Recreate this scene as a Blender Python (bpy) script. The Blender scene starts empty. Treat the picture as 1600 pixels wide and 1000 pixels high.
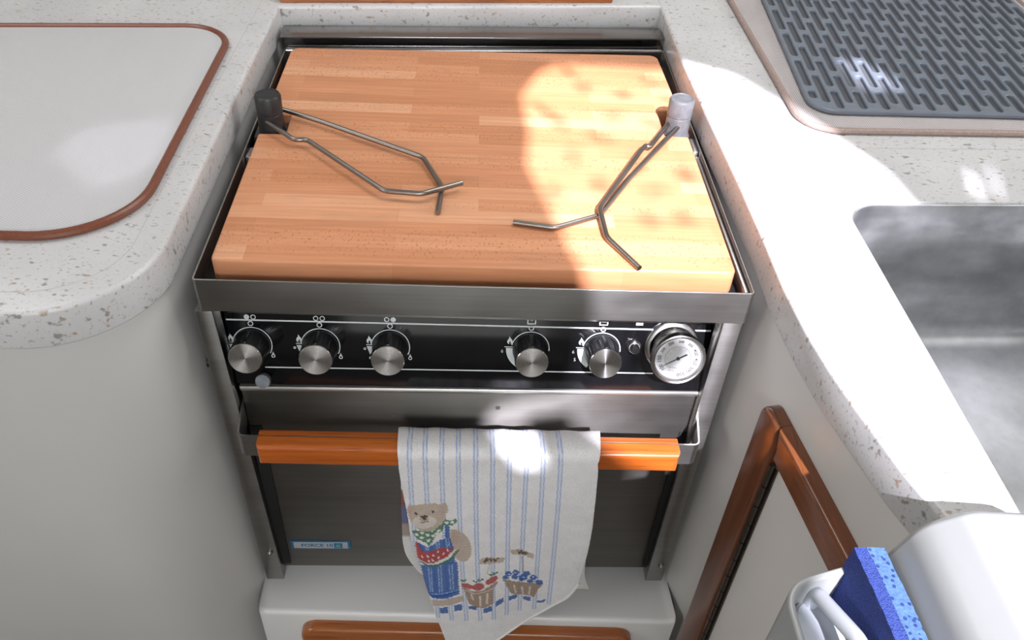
import bpy, bmesh, math, random
import numpy as np
from mathutils import Vector, Matrix, geometry

S = bpy.context.scene
C = S.collection
PI = math.pi

# ------------------------------------------------------------------ camera
CAM = Vector((-0.01165, -0.58605, 0.48016))
pa, ya, ra = 0.722635, 0.0744704, 0.0710494
fwd = Vector((math.sin(ya) * math.cos(pa), math.cos(ya) * math.cos(pa), -math.sin(pa)))
rt0 = Vector((math.cos(ya), -math.sin(ya), 0))
up0 = rt0.cross(fwd)
rt = rt0 * math.cos(ra) + up0 * math.sin(ra)
up = up0 * math.cos(ra) - rt0 * math.sin(ra)
cd = bpy.data.cameras.new('camera')
cd.sensor_width = 36.0
cd.lens = 36.0 * 1327.545 / 1600.0
cd.clip_start = 0.01
cam = bpy.data.objects.new('camera', cd)
m = Matrix((rt, up, -fwd)).transposed().to_4x4()
m.translation = CAM
cam.matrix_world = m
C.objects.link(cam)
S.camera = cam

# ------------------------------------------------------------------ light
S.view_settings.view_transform = 'Standard'
S.view_settings.look = 'None'
S.view_settings.exposure = 0.0
S.view_settings.gamma = 1.0
S.view_settings.use_curve_mapping = False
W = bpy.data.worlds.new('sky')
S.world = W
W.use_nodes = True
W.node_tree.nodes['Background'].inputs[0].default_value = (0.75, 0.87, 1.0, 1)
W.node_tree.nodes['Background'].inputs[1].default_value = 1.0

SUN_D = Vector((-0.10, 0.72, -0.69)).normalized()
sl = bpy.data.lights.new('sun', 'SUN')
sl.energy = 13.5
sl.angle = math.radians(0.75)
sl.color = (1.0, 0.97, 1.10)
so = bpy.data.objects.new('sun', sl)
so.rotation_euler = SUN_D.to_track_quat('-Z', 'Y').to_euler()
so.location = (0, -1.5, 2)
C.objects.link(so)

def area(name, loc, target, sx, sy, power, color=(1, 1, 1)):
    l = bpy.data.lights.new(name, 'AREA')
    l.shape = 'RECTANGLE'
    l.size, l.size_y = sx, sy
    l.energy = power
    l.color = color
    o = bpy.data.objects.new(name, l)
    o.location = loc
    o.rotation_euler = (Vector(target) - Vector(loc)).to_track_quat('-Z', 'Y').to_euler()
    C.objects.link(o)
    return o

rear_lamp = area('rear_fill', (0.1, -1.85, 0.98), (0.0, 0.62, 0.0), 1.0, 0.5, 4.6, (0.97, 0.98, 1.0))  # added fill from behind the viewer, aimed at the back counter
rear_lamp.data.spread = math.radians(70)
area('overhead_fill', (0.30, 0.38, 1.06), (-0.15, 0.33, 0.0), 0.5, 0.6, 9.5, (0.97, 0.98, 1.0))  # added overhead fill, reaches the liner left of the stove
area('left_overhead_fill', (-0.75, 0.40, 1.06), (-0.5, 0.45, 0.0), 0.5, 0.5, 5.5, (0.97, 0.98, 1.0))  # added fill over the left placemat
area('viewer_side_fill', (0.0, -2.0, 0.2), (0.0, 0.0, -0.2), 1.6, 0.9, 6.2, (1.0, 0.99, 0.97))  # added low fill for upright faces towards the viewer
area('left_fill', (-1.7, -0.75, 0.45), (0.2, -0.2, -0.25), 0.9, 0.6, 9.5, (1.0, 0.99, 0.97))  # added fill from the left for the right cabinet
area('right_fill', (1.62, 0.15, 0.62), (-0.25, 0.15, 0.0), 0.8, 0.4, 10.0, (0.97, 0.99, 1.0))  # added fill from the right for the left liner and slab edge

# ------------------------------------------------------------------ helpers
def smooth(me, ang=35):
    me.polygons.foreach_set('use_smooth', [True] * len(me.polygons))
    me.set_sharp_from_angle(angle=math.radians(ang))

def obj(name, bm, mats, parent=None, ang=35):
    bm.normal_update()
    me = bpy.data.meshes.new(name)
    bm.to_mesh(me)
    bm.free()
    for mt in (mats if isinstance(mats, (list, tuple)) else [mats]):
        me.materials.append(mt)
    smooth(me, ang)
    o = bpy.data.objects.new(name, me)
    C.objects.link(o)
    if parent is not None:
        o.parent = parent
    return o

def tag(o, label, cat, group=None):
    o['label'] = label
    o['category'] = cat
    if group:
        o['group'] = group
    return o

def thing(name, label, cat, loc=(0, 0, 0), group=None):
    o = bpy.data.objects.new(name, None)
    o.empty_display_size = 0.02
    o.location = loc
    C.objects.link(o)
    return tag(o, label, cat, group)

def struct(o):
    o['kind'] = 'structure'
    return o

def box(bm, x0, x1, y0, y1, z0, z1, bev=0.0, mi=0, seg=2):
    t = bmesh.new()
    bmesh.ops.create_cube(t, size=1)
    for v in t.verts:
        v.co = Vector(((x0 + x1) / 2 + v.co.x * (x1 - x0), (y0 + y1) / 2 + v.co.y * (y1 - y0), (z0 + z1) / 2 + v.co.z * (z1 - z0)))
    if bev > 0:
        bmesh.ops.bevel(t, geom=list(t.edges), offset=bev, segments=seg, profile=0.5, affect='EDGES')
    join(bm, t, mi)

def join(bm, t, mi=0, mat=None):
    vm = {}
    for v in t.verts:
        vm[v] = bm.verts.new(mat @ v.co if mat is not None else v.co)
    for f in t.faces:
        try:
            nf = bm.faces.new([vm[v] for v in f.verts])
            nf.material_index = mi if mi is not None else f.material_index
        except ValueError:
            pass
    t.free()

def hexa(bm, b, t, bev=0.0, mi=0):
    """box from four bottom and four top corners"""
    x = bmesh.new()
    vb = [x.verts.new(p) for p in b]
    vt = [x.verts.new(p) for p in t]
    x.faces.new(vb[::-1])
    x.faces.new(vt)
    for i in range(4):
        j = (i + 1) % 4
        x.faces.new([vb[i], vb[j], vt[j], vt[i]])
    bmesh.ops.recalc_face_normals(x, faces=x.faces)
    if bev:
        bmesh.ops.bevel(x, geom=list(x.edges), offset=bev, segments=2, profile=0.5, affect='EDGES')
    join(bm, x, mi)

def round_poly(pts, rad, n=8):
    """fillet a 2D polygon's corners; rad one number or one per corner"""
    N = len(pts)
    out = []
    for i in range(N):
        r = rad[i] if isinstance(rad, (list, tuple)) else rad
        p, a, b = Vector(pts[i]), Vector(pts[i - 1]), Vector(pts[(i + 1) % N])
        if r <= 0:
            out.append(tuple(p))
            continue
        u, w = (a - p).normalized(), (b - p).normalized()
        ang = u.angle(w)
        if ang > PI - 0.02:
            out.append(tuple(p))
            continue
        d = min(r / math.tan(ang / 2), (a - p).length * 0.49, (b - p).length * 0.49)
        r = d * math.tan(ang / 2)
        c = p + (u + w).normalized() * (r / math.sin(ang / 2))
        s, e = p + u * d - c, p + w * d - c
        a0 = math.atan2(s.y, s.x)
        da = math.atan2(s.x * e.y - s.y * e.x, s.dot(e))
        for k in range(n + 1):
            t = a0 + da * k / n
            out.append((c.x + r * math.cos(t), c.y + r * math.sin(t)))
    return out

def inset(pts, d):
    N = len(pts)
    out = []
    for i in range(N):
        p, a, b = Vector(pts[i]), Vector(pts[i - 1]), Vector(pts[(i + 1) % N])
        e1, e2 = (p - a), (b - p)
        if e1.length < 1e-9: e1 = e2
        if e2.length < 1e-9: e2 = e1
        n1 = Vector((-e1.y, e1.x)).normalized()
        n2 = Vector((-e2.y, e2.x)).normalized()
        mm = n1 + n2
        if mm.length < 1e-6:
            mm = n1
        mm = mm.normalized()
        out.append(tuple(p + mm * (d / max(0.35, mm.dot(n1)))))
    return out

def cap(bm, loops, z, flip=False, mi=0):
    vs, ed = [], []
    for lp in loops:
        o = len(vs)
        vs += [Vector(q) for q in lp]
        ed += [(o + i, o + (i + 1) % len(lp)) for i in range(len(lp))]
    r = geometry.delaunay_2d_cdt(vs, ed, [], 1, 1e-7)
    tri = [list(f) for f in r[2]]
    pa_ = np.array([tuple(v) for v in r[0]])
    ce = np.array([pa_[f].mean(0) for f in tri])
    keep = np.zeros(len(tri), bool)
    for lp in loops:
        la = np.array([tuple(q) for q in lp])
        lo, hi_ = la.min(0), la.max(0)
        ii = np.where(((ce >= lo) & (ce <= hi_)).all(1))[0]
        if len(ii) == 0: continue
        x, y = ce[ii, 0], ce[ii, 1]
        c = np.zeros(len(ii), bool)
        for i in range(len(la)):
            a, b = la[i - 1], la[i]
            if a[1] != b[1]:
                c ^= ((a[1] > y) != (b[1] > y)) & (x < (b[0] - a[0]) * (y - a[1]) / (b[1] - a[1]) + a[0])
        keep[ii] ^= c
    tri = [f for f, k in zip(tri, keep) if k]
    used = sorted({i for f in tri for i in f})
    nv = {i: bm.verts.new((pa_[i][0], pa_[i][1], z)) for i in used}
    for f in tri:
        q = [nv[i] for i in f]
        a, b, c = q[0].co, q[1].co, q[2].co
        if ((b - a).cross(c - a).z < 0) != flip:
            q = q[::-1]
        try:
            bm.faces.new(q).material_index = mi
        except ValueError:
            pass

def slab(bm, outline, z0, z1, r=0.0, holes=(), rb=0.0, seg=4, mi=0, hr=None):
    """flat solid with a counter-clockwise outline, clockwise holes and rounded edges"""
    t = bmesh.new()
    hr = r if hr is None else hr
    def prof(rr, rbb):
        p = []
        if rbb > 0:
            for k in range(seg + 1):
                a = PI / 2 * k / seg
                p.append((rbb * (1 - math.sin(a)), z0 + rbb * (1 - math.cos(a))))
        else:
            p.append((0, z0))
        if rr > 0:
            for k in range(seg + 1):
                a = PI / 2 * k / seg
                p.append((rr * (1 - math.cos(a)), z1 - rr * (1 - math.sin(a))))
        else:
            p.append((0, z1))
        return p
    tops, bots = [], []
    for li, lp in enumerate([outline] + list(holes)):
        pr = prof(r, rb) if li == 0 else prof(hr, 0)
        rings = []
        for d, z in pr:
            q = inset(lp, d) if d > 1e-9 else list(lp)
            rings.append((q, [t.verts.new((x, y, z)) for x, y in q]))
        for (qa, va), (qb, vb) in zip(rings[:-1], rings[1:]):
            n = len(va)
            for i in range(n):
                j = (i + 1) % n
                t.faces.new([va[i], va[j], vb[j], vb[i]])
        tops.append(rings[-1][0])
        bots.append(rings[0][0])
    cap(t, tops, z1)
    cap(t, bots, z0, flip=True)
    bmesh.ops.remove_doubles(t, verts=t.verts, dist=2e-6)
    join(bm, t, mi)

def path_fillet(pts, r, n=6):
    out = [Vector(pts[0])]
    for i in range(1, len(pts) - 1):
        p, a, b = Vector(pts[i]), Vector(pts[i - 1]), Vector(pts[i + 1])
        d = min(r, (a - p).length * 0.45, (b - p).length * 0.45)
        s, e = p + (a - p).normalized() * d, p + (b - p).normalized() * d
        for k in range(n + 1):
            t = k / n
            out.append(s * (1 - t) ** 2 + p * 2 * t * (1 - t) + e * t * t)
    out.append(Vector(pts[-1]))
    return out

def tube(bm, pts, r, n=12, closed=False, mi=0, ry=None):
    pts = [Vector(p) for p in pts]
    N = len(pts)
    rings = []
    ref = None
    for i in range(N):
        if closed:
            d = pts[(i + 1) % N] - pts[i - 1]
        else:
            d = pts[min(i + 1, N - 1)] - pts[max(i - 1, 0)]
        d.normalize()
        if ref is None:
            ref = Vector((0, 0, 1)) if abs(d.z) < 0.9 else Vector((1, 0, 0))
        s = ref - d * ref.dot(d)
        s.normalize()
        ref = s
        t = d.cross(s)
        rings.append([bm.verts.new(pts[i] + s * ((ry or r) * math.sin(a)) + t * (r * math.cos(a))) for a in [2 * PI * k / n for k in range(n)]])
    M = N if closed else N - 1
    for i in range(M):
        A, B = rings[i], rings[(i + 1) % N]
        for k in range(n):
            j = (k + 1) % n
            bm.faces.new([A[k], A[j], B[j], B[k]]).material_index = mi
    if not closed:
        bm.faces.new(rings[0][::-1]).material_index = mi
        bm.faces.new(rings[-1]).material_index = mi

def lathe(bm, prof, n=40, mat=None, mi=0):
    """profile of (radius, height) about local Z"""
    t = bmesh.new()
    rings = []
    for r, h in prof:
        if r < 1e-7:
            rings.append([t.verts.new((0, 0, h))])
        else:
            rings.append([t.verts.new((r * math.cos(2 * PI * k / n), r * math.sin(2 * PI * k / n), h)) for k in range(n)])
    for A, B in zip(rings[:-1], rings[1:]):
        for k in range(n):
            j = (k + 1) % n
            q = []
            if len(A) == 1 and len(B) == 1: continue
            if len(A) == 1: q = [A[0], B[j], B[k]][::-1]
            elif len(B) == 1: q = [A[k], A[j], B[0]]
            else: q = [A[k], A[j], B[j], B[k]]
            t.faces.new(q)
    bmesh.ops.recalc_face_normals(t, faces=t.faces)
    join(bm, t, mi, mat)

def text_bm(body, size, mat, bm, mi=0, align='CENTER', shear=0.0, bold=0.0):
    cu = bpy.data.curves.new('t', 'FONT')
    cu.body = body
    cu.size = size
    cu.align_x = align
    cu.align_y = 'CENTER'
    cu.shear = shear
    cu.offset = bold
    cu.resolution_u = 3
    o = bpy.data.objects.new('t', cu)
    C.objects.link(o)
    dg = bpy.context.evaluated_depsgraph_get()
    me = bpy.data.meshes.new_from_object(o.evaluated_get(dg))
    t = bmesh.new()
    t.from_mesh(me)
    join(bm, t, mi, mat)
    bpy.data.objects.remove(o)
    bpy.data.curves.remove(cu)
    bpy.data.meshes.remove(me)

# ------------------------------------------------------------------ materials
class NT:
    def __init__(s, name):
        s.m = bpy.data.materials.new(name)
        s.m.use_nodes = True
        s.t = s.m.node_tree
        s.b = s.t.nodes['Principled BSDF']
    def n(s, typ, **kw):
        x = s.t.nodes.new(typ)
        for k, v in kw.items():
            if k in x.inputs: x.inputs[k].default_value = v
            else: setattr(x, k, v)
        return x
    def l(s, a, b):
        s.t.links.new(a, b)
    def set(s, **kw):
        for k, v in kw.items():
            k = k.replace('_', ' ')
            s.b.inputs[k].default_value = (*v, 1) if isinstance(v, tuple) and len(v) == 3 else v
        return s
    def coord(s, scale=(1, 1, 1), kind='Object'):
        tc = s.n('ShaderNodeTexCoord')
        mp = s.n('ShaderNodeMapping')
        mp.inputs['Scale'].default_value = scale
        s.l(tc.outputs[kind], mp.inputs['Vector'])
        return mp.outputs['Vector']
    def noise(s, vec, scale, detail=2.0, rough=0.5):
        x = s.n('ShaderNodeTexNoise')
        x.inputs['Scale'].default_value = scale
        x.inputs['Detail'].default_value = detail
        x.inputs['Roughness'].default_value = rough
        s.l(vec, x.inputs['Vector'])
        return x.outputs['Fac']
    def ramp(s, fac, stops):
        x = s.n('ShaderNodeValToRGB')
        e = x.color_ramp.elements
        while len(e) < len(stops): e.new(0.5)
        for i, (p, c) in enumerate(stops):
            e[i].position = p
            e[i].color = (*c, 1) if len(c) == 3 else c
        s.l(fac, x.inputs['Fac'])
        return x.outputs['Color']
    def mix(s, fac, a, b, mode='MIX'):
        x = s.n('ShaderNodeMix', data_type='RGBA', blend_type=mode)
        for sock, v in ((x.inputs[0], fac), (x.inputs[6], a), (x.inputs[7], b)):
            if hasattr(v, 'links'): s.l(v, sock)
            elif isinstance(v, (int, float)): sock.default_value = v
            else: sock.default_value = (*v, 1)
        return x.outputs[2]
    def bump(s, h, strength=0.2, dist=0.001):
        x = s.n('ShaderNodeBump')
        x.inputs['Strength'].default_value = strength
        x.inputs['Distance'].default_value = dist
        s.l(h, x.inputs['Height'])
        s.l(x.outputs['Normal'], s.b.inputs['Normal'])
    def base(s, c):
        s.l(c, s.b.inputs['Base Color'])

def plain(name, col, rough=0.5, metal=0.0, var=0.06, vscale=30, **kw):
    m = NT(name)
    m.set(Roughness=rough, Metallic=metal, **kw)
    v = m.coord()
    f = m.noise(v, vscale, 3)
    lo = tuple(c * (1 - var) for c in col)
    hi = tuple(min(1, c * (1 + var)) for c in col)
    m.base(m.ramp(f, [(0.3, lo), (0.7, hi)]))
    return m.m

def mk_corian():
    m = NT('speckled solid surface').set(Roughness=0.3)
    v = m.coord()
    vs = m.coord((0.8, 1.3, 1.0))
    big = m.noise(v, 12, 2)
    col = m.ramp(big, [(0.3, (0.53, 0.525, 0.525)), (0.7, (0.60, 0.595, 0.595))])
    fine = m.noise(v, 420, 2)
    col = m.mix(m.ramp(fine, [(0.60, (0, 0, 0)), (0.70, (1, 1, 1))]), col, (0.50, 0.48, 0.46))
    s1 = m.noise(vs, 120, 1.5, 0.6)
    tint = m.ramp(m.noise(v, 37, 1), [(0.40, (0.22, 0.20, 0.19)), (0.60, (0.36, 0.25, 0.16))])
    mask = m.ramp(s1, [(0.635, (0, 0, 0)), (0.70, (0.85, 0.85, 0.85))])
    col = m.mix(mask, col, tint)
    s2 = m.noise(m.coord((0.8, 1.25, 1.0)), 250, 1.5, 0.6)
    col = m.mix(m.ramp(s2, [(0.625, (0, 0, 0)), (0.70, (0.6, 0.6, 0.6))]), col, tint)
    m.base(col)
    return m.m

def mk_board():
    m = NT('beech butcher block').set(Roughness=0.5)
    v = m.coord()
    br = m.n('ShaderNodeTexBrick', offset=0.37, offset_frequency=2, squash=1.0)
    br.inputs['Scale'].default_value = 1.0
    br.inputs['Mortar Size'].default_value = 0.00012
    br.inputs['Mortar Smooth'].default_value = 0.0
    br.inputs['Brick Width'].default_value = 0.21
    br.inputs['Row Height'].default_value = 0.0215
    br.inputs['Color1'].default_value = (0, 0, 0, 1)
    br.inputs['Color2'].default_value = (1, 1, 1, 1)
    br.inputs['Mortar'].default_value = (0.3, 0.3, 0.3, 1)
    m.l(v, br.inputs['Vector'])
    stave = m.ramp(br.outputs['Color'], [(0.0, (0.56, 0.235, 0.108)), (0.35, (0.62, 0.27, 0.133)), (0.75, (0.67, 0.31, 0.16)), (1.0, (0.72, 0.38, 0.22))])
    col = m.mix(br.outputs['Fac'], stave, (0.50, 0.23, 0.11))
    g = m.noise(m.coord((6, 160, 90)), 1.5, 4, 0.6)
    col = m.mix(0.55, col, m.ramp(g, [(0.3, (0.74, 0.68, 0.64)), (0.7, (1.16, 1.15, 1.14))]), 'MULTIPLY')
    # short dark rays of the beech, only in some bands
    fl = m.noise(m.coord((480, 230, 230)), 1.0, 1.0)
    band = m.noise(m.coord((0.8, 24, 24)), 1.0, 0)
    fm = m.mix(1.0, m.ramp(fl, [(0.61, (0, 0, 0)), (0.68, (1, 1, 1))]), m.ramp(band, [(0.47, (0, 0, 0)), (0.58, (0.6, 0.6, 0.6))]), 'MULTIPLY')
    col = m.mix(fm, col, (0.36, 0.12, 0.045))
    # grey wear near the left-hand side
    wr = m.noise(m.coord((9, 30, 30)), 1.0, 3)
    col = m.mix(m.ramp(wr, [(0.60, (0, 0, 0)), (0.78, (0.35, 0.35, 0.35))]), col, (0.30, 0.19, 0.13))
    m.base(col)
    m.bump(g, 0.1, 0.0006)
    return m.m

def mk_steel(name, col=(0.50, 0.49, 0.47), rough=0.27, stretch=(3, 220, 220), amp=0.12, aniso=0.0, bumpy=0.06, blotch=0.15):
    m = NT(name).set(Metallic=1.0, Anisotropic=aniso)
    if aniso > 0:
        # brushed sideways, so highlights spread up and down
        cx = m.n('ShaderNodeCombineXYZ')
        cx.inputs[0].default_value, cx.inputs[1].default_value, cx.inputs[2].default_value = 0.0, 0.4, 1.0
        m.l(cx.outputs[0], m.b.inputs['Tangent'])
    f = m.noise(m.coord(stretch), 1.0, 4, 0.6)
    blot = m.noise(m.coord((14, 14, 30)), 1.0, 4)
    m.base(m.mix(0.5, m.ramp(f, [(0.3, tuple(c * 0.85 for c in col)), (0.7, tuple(c * 1.12 for c in col))]),
                 m.ramp(blot, [(0.3, tuple(c * (1 - blotch) for c in col)), (0.7, tuple(c * (1 + blotch * 0.7) for c in col))])))
    r = m.n('ShaderNodeMapRange')
    r.inputs['To Min'].default_value = rough - amp / 2
    r.inputs['To Max'].default_value = rough + amp
    m.l(blot, r.inputs['Value'])
    m.l(r.outputs[0], m.b.inputs['Roughness'])
    if bumpy > 0: m.bump(f, bumpy, 0.0004)
    return m.m

def mk_spun():
    m = NT('spun aluminium').set(Metallic=1.0, Roughness=0.2, Anisotropic=0.93, Anisotropic_Rotation=0.25, Base_Color=(0.66, 0.64, 0.63))
    t = m.n('ShaderNodeTangent', direction_type='RADIAL', axis='Z')
    m.l(t.outputs[0], m.b.inputs['Tangent'])
    f = m.noise(m.coord(), 900, 2)
    m.base(m.ramp(f, [(0.3, (0.50, 0.485, 0.475)), (0.75, (0.64, 0.62, 0.61))]))
    return m.m

def mk_teak(name, stretch, c0, c1, c2, rough=0.28):
    m = NT(name).set(Roughness=rough, Coat_Weight=0.4, Coat_Roughness=0.15)
    f = m.noise(m.coord(stretch), 1.0, 5, 0.62)
    col = m.ramp(f, [(0.25, c0), (0.5, c1), (0.75, c2)])
    p = m.noise(m.coord(tuple(x * 4 for x in stretch)), 1.0, 1)
    col = m.mix(m.ramp(p, [(0.62, (0, 0, 0)), (0.72, (0.6, 0.6, 0.6))]), col, tuple(x * 0.45 for x in c0))
    m.base(col)
    return m.m

def mk_weave(name, col, dark, sc=330, rot=0.0):
    m = NT(name).set(Roughness=0.75)
    tc = m.n('ShaderNodeTexCoord')
    mp = m.n('ShaderNodeMapping')
    mp.inputs['Rotation'].default_value = (0, 0, rot)
    m.l(tc.outputs['Object'], mp.inputs['Vector'])
    w1 = m.n('ShaderNodeTexWave', wave_type='BANDS', bands_direction='X')
    w2 = m.n('ShaderNodeTexWave', wave_type='BANDS', bands_direction='Y')
    for w in (w1, w2):
        w.inputs['Scale'].default_value = sc / (2 * PI) * 1.0
        w.inputs['Distortion'].default_value = 0.4
        m.l(mp.outputs['Vector'], w.inputs['Vector'])
    x = m.n('ShaderNodeMath', operation='MULTIPLY')
    m.l(w1.outputs['Fac'], x.inputs[0])
    m.l(w2.outputs['Fac'], x.inputs[1])
    st = m.noise(mp.outputs['Vector'], 18, 4)
    c = m.mix(m.ramp(st, [(0.35, (0, 0, 0)), (0.75, (0.35, 0.35, 0.35))]), m.ramp(x.outputs[0], [(0.0, dark), (0.5, col)]), tuple(k * 0.88 for k in col))
    m.base(c)
    m.bump(x.outputs[0], 0.5, 0.0008)
    return m.m

M_corian = mk_corian()
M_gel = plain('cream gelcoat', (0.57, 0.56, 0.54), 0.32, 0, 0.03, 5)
M_gel_lit = plain('cream gelcoat, starboard', (0.68, 0.665, 0.64), 0.32, 0, 0.03, 5)  # lighter copy of the gelcoat, paints extra light onto the right cabinet
M_ledge = plain('white gelcoat', (0.72, 0.72, 0.71), 0.3, 0, 0.02, 8)
M_board = mk_board()
M_steel = mk_steel('brushed stainless steel', (0.34, 0.33, 0.315), 0.34, aniso=0.65, amp=0.1)
M_rail = mk_steel('polished stainless rail', (0.28, 0.27, 0.265), 0.22, aniso=0.5, amp=0.06, bumpy=0)
M_door = mk_steel('dull stainless door', (0.22, 0.21, 0.195), 0.40, aniso=0.8, amp=0.08, bumpy=0.03)
M_sink = mk_steel('scratched sink steel', (0.62, 0.63, 0.65), 0.36, (60, 60, 60), 0.25, blotch=0.35)
M_spun = mk_spun()
M_wire = mk_steel('dull stainless wire', (0.28, 0.255, 0.23), 0.33, (60, 60, 60))
M_blacksteel = plain('black enamel', (0.012, 0.012, 0.012), 0.25, 0, 0.2, 60)
M_panel = plain('gloss black panel', (0.006, 0.006, 0.007), 0.12, 0, 0.2, 60)
M_knob = plain('black plastic', (0.012, 0.012, 0.013), 0.28, 0, 0.2, 80)
M_mark = plain('pale print', (0.62, 0.66, 0.66), 0.5, 0, 0.03)
M_rubber = plain('worn black plastic', (0.018, 0.018, 0.020), 0.42, 0, 0.3, 120)
M_greyplastic = plain('sun bleached grey plastic', (0.115, 0.118, 0.125), 0.45, 0, 0.2, 140)
M_bump = plain('grey rubber', (0.16, 0.18, 0.20), 0.55, 0, 0.2, 200)
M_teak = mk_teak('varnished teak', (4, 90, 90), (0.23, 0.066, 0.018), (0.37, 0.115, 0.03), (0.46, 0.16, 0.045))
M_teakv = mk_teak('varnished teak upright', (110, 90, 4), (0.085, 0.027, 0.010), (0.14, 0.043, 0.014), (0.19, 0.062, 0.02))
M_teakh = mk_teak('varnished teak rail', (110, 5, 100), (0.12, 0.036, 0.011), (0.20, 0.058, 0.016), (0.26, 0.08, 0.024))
M_bar = mk_teak('oiled teak bar', (5, 130, 130), (0.28, 0.052, 0.006), (0.44, 0.10, 0.010), (0.54, 0.145, 0.02), 0.45)
M_matL = mk_weave('white woven vinyl', (0.64, 0.635, 0.64), (0.50, 0.49, 0.50), 820, 0.6)
M_matR = mk_weave('pale pinkish woven vinyl', (0.60, 0.555, 0.545), (0.30, 0.27, 0.27), 820)
M_pipe = plain('brown leather piping', (0.17, 0.052, 0.026), 0.38, 0, 0.12, 300)
M_pipe2 = plain('faded brown piping', (0.33, 0.245, 0.215), 0.5, 0, 0.12, 300)
M_sil = plain('grey blue silicone', (0.155, 0.178, 0.215), 0.35, 0, 0.06, 60)
M_silbase = plain('dark silicone groove', (0.10, 0.105, 0.12), 0.45, 0, 0.08, 60)
M_white = plain('white plastic', (0.30, 0.31, 0.305), 0.3, 0, 0.02, 20)
M_white2 = plain('milky plastic', (0.50, 0.53, 0.57), 0.22, 0, 0.02, 20)
M_dial = plain('white dial', (0.50, 0.50, 0.50), 0.35, 0, 0.02)
M_ink = plain('black ink', (0.03, 0.03, 0.035), 0.5, 0, 0.05)
M_inkgrey = plain('grey ink', (0.30, 0.31, 0.33), 0.5, 0, 0.05)
M_blueink = plain('blue ink', (0.012, 0.13, 0.26), 0.4, 0, 0.1)
M_greenink = plain('green ink', (0.10, 0.30, 0.20), 0.4, 0, 0.1)
M_plate = plain('silver label', (0.36, 0.38, 0.40), 0.4, 0, 0.05)
M_ceil = plain('cabin ceiling', (0.6, 0.59, 0.56), 0.6, 0, 0.03, 3)
M_wall = plain('cabin wall', (0.45, 0.43, 0.40), 0.6, 0, 0.1, 3)
M_floor = mk_teak('cabin sole', (3, 60, 3), (0.06, 0.048, 0.038), (0.085, 0.068, 0.052), (0.11, 0.088, 0.068), 0.4)

def mk_sponge(name, col, dark, sc, lo, hi, b):
    m = NT(name).set(Roughness=0.9)
    v = m.coord()
    vo = m.n('ShaderNodeTexVoronoi')
    vo.inputs['Scale'].default_value = sc
    m.l(v, vo.inputs['Vector'])
    f = m.noise(v, sc * 1.7, 3)
    c = m.ramp(f, [(0.3, tuple(x * 0.75 for x in col)), (0.7, tuple(min(1, x * 1.15) for x in col))])
    m.base(m.mix(m.ramp(vo.outputs['Distance'], [(lo, (1, 1, 1)), (hi, (0, 0, 0))]), c, dark))
    m.bump(f, b, 0.002)
    return m.m
M_foam = mk_sponge('light blue cellulose', (0.065, 0.135, 0.28), (0.012, 0.035, 0.15), 260, 0.30, 0.36, 0.4)
M_scrub = mk_sponge('dark blue scouring fibre', (0.034, 0.066, 0.30), (0.014, 0.03, 0.17), 700, 0.2, 0.5, 1.0)

def mk_towel():
    m = NT('printed terry cotton').set(Roughness=0.95)
    at = m.n('ShaderNodeAttribute', attribute_name='print')
    v = m.coord()
    f = m.noise(v, 900, 2)
    g = m.noise(v, 60, 3)
    c = m.mix(1.0, at.outputs['Color'], m.ramp(f, [(0.3, (0.86, 0.86, 0.86)), (0.7, (1.06, 1.06, 1.06))]), 'MULTIPLY')
    c = m.mix(1.0, c, m.ramp(g, [(0.3, (0.93, 0.93, 0.93)), (0.7, (1.02, 1.02, 1.02))]), 'MULTIPLY')
    m.base(c)
    m.bump(f, 0.5, 0.0012)
    return m.m
M_towel = mk_towel()

# ------------------------------------------------------------------ the setting
ZC = 0.033          # countertop surface; the stove's rim is z = 0
LZ = -0.495         # ledge under the stove

def ceil_pt(x, y, h=1.08):
    k = h / -SUN_D.z
    return (x - SUN_D.x * k, y - SUN_D.y * k)

# unseen ceiling openings shaped to throw the sun patches (counter-clockwise here, reversed as holes)
main_open = [(0.100, 0.455), (0.075, 0.43), (0.050, 0.36), (0.056, 0.28), (0.050, 0.20), (0.072, 0.11), (0.088, 0.04), (0.108, -0.02), (0.118, -0.09), (0.112, -0.14),
             (0.045, -0.168), (0.040, -0.193), (0.053, -0.227), (0.075, -0.257), (0.102, -0.256), (0.090, -0.230), (0.084, -0.192), (0.125, -0.180), (0.142, -0.205), (0.187, -0.252), (0.22, -0.27), (0.24, -0.44), (0.372, -0.44), (0.374, -0.05), (0.385, 0.02), (0.41, 0.085), (0.62, 0.095),
             (0.62, 0.135), (0.46, 0.128), (0.425, 0.135), (0.418, 0.20), (0.395, 0.25), (0.374, 0.29), (0.339, 0.36), (0.305, 0.415), (0.262, 0.44), (0.24, 0.452)]
small1 = [(0.445, 0.365), (0.505, 0.372), (0.49, 0.43), (0.47, 0.465), (0.44, 0.455)]
small2 = [(0.488, 0.145), (0.499, 0.145), (0.518, 0.205), (0.508, 0.205)]
small3 = [(0.512, 0.150), (0.521, 0.150), (0.545, 0.215), (0.537, 0.215)]
dim_patch = [(-0.352, 0.107), (-0.334, 0.125), (-0.308, 0.162), (-0.312, 0.225), (-0.32, 0.255), (-0.37, 0.245), (-0.408, 0.22), (-0.412, 0.168)]
bm = bmesh.new()
slab(bm, [(-1.8, -2.2), (1.7, -2.2), (1.7, 1.2), (-1.8, 1.2)], 1.08, 1.09, holes=[[ceil_pt(*q) for q in h][::1] for h in (main_open[::-1] if False else main_open, small1[::-1], small2[::-1], small3[::-1], dim_patch[::-1])])
struct(obj('ceiling', bm, M_ceil))
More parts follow.
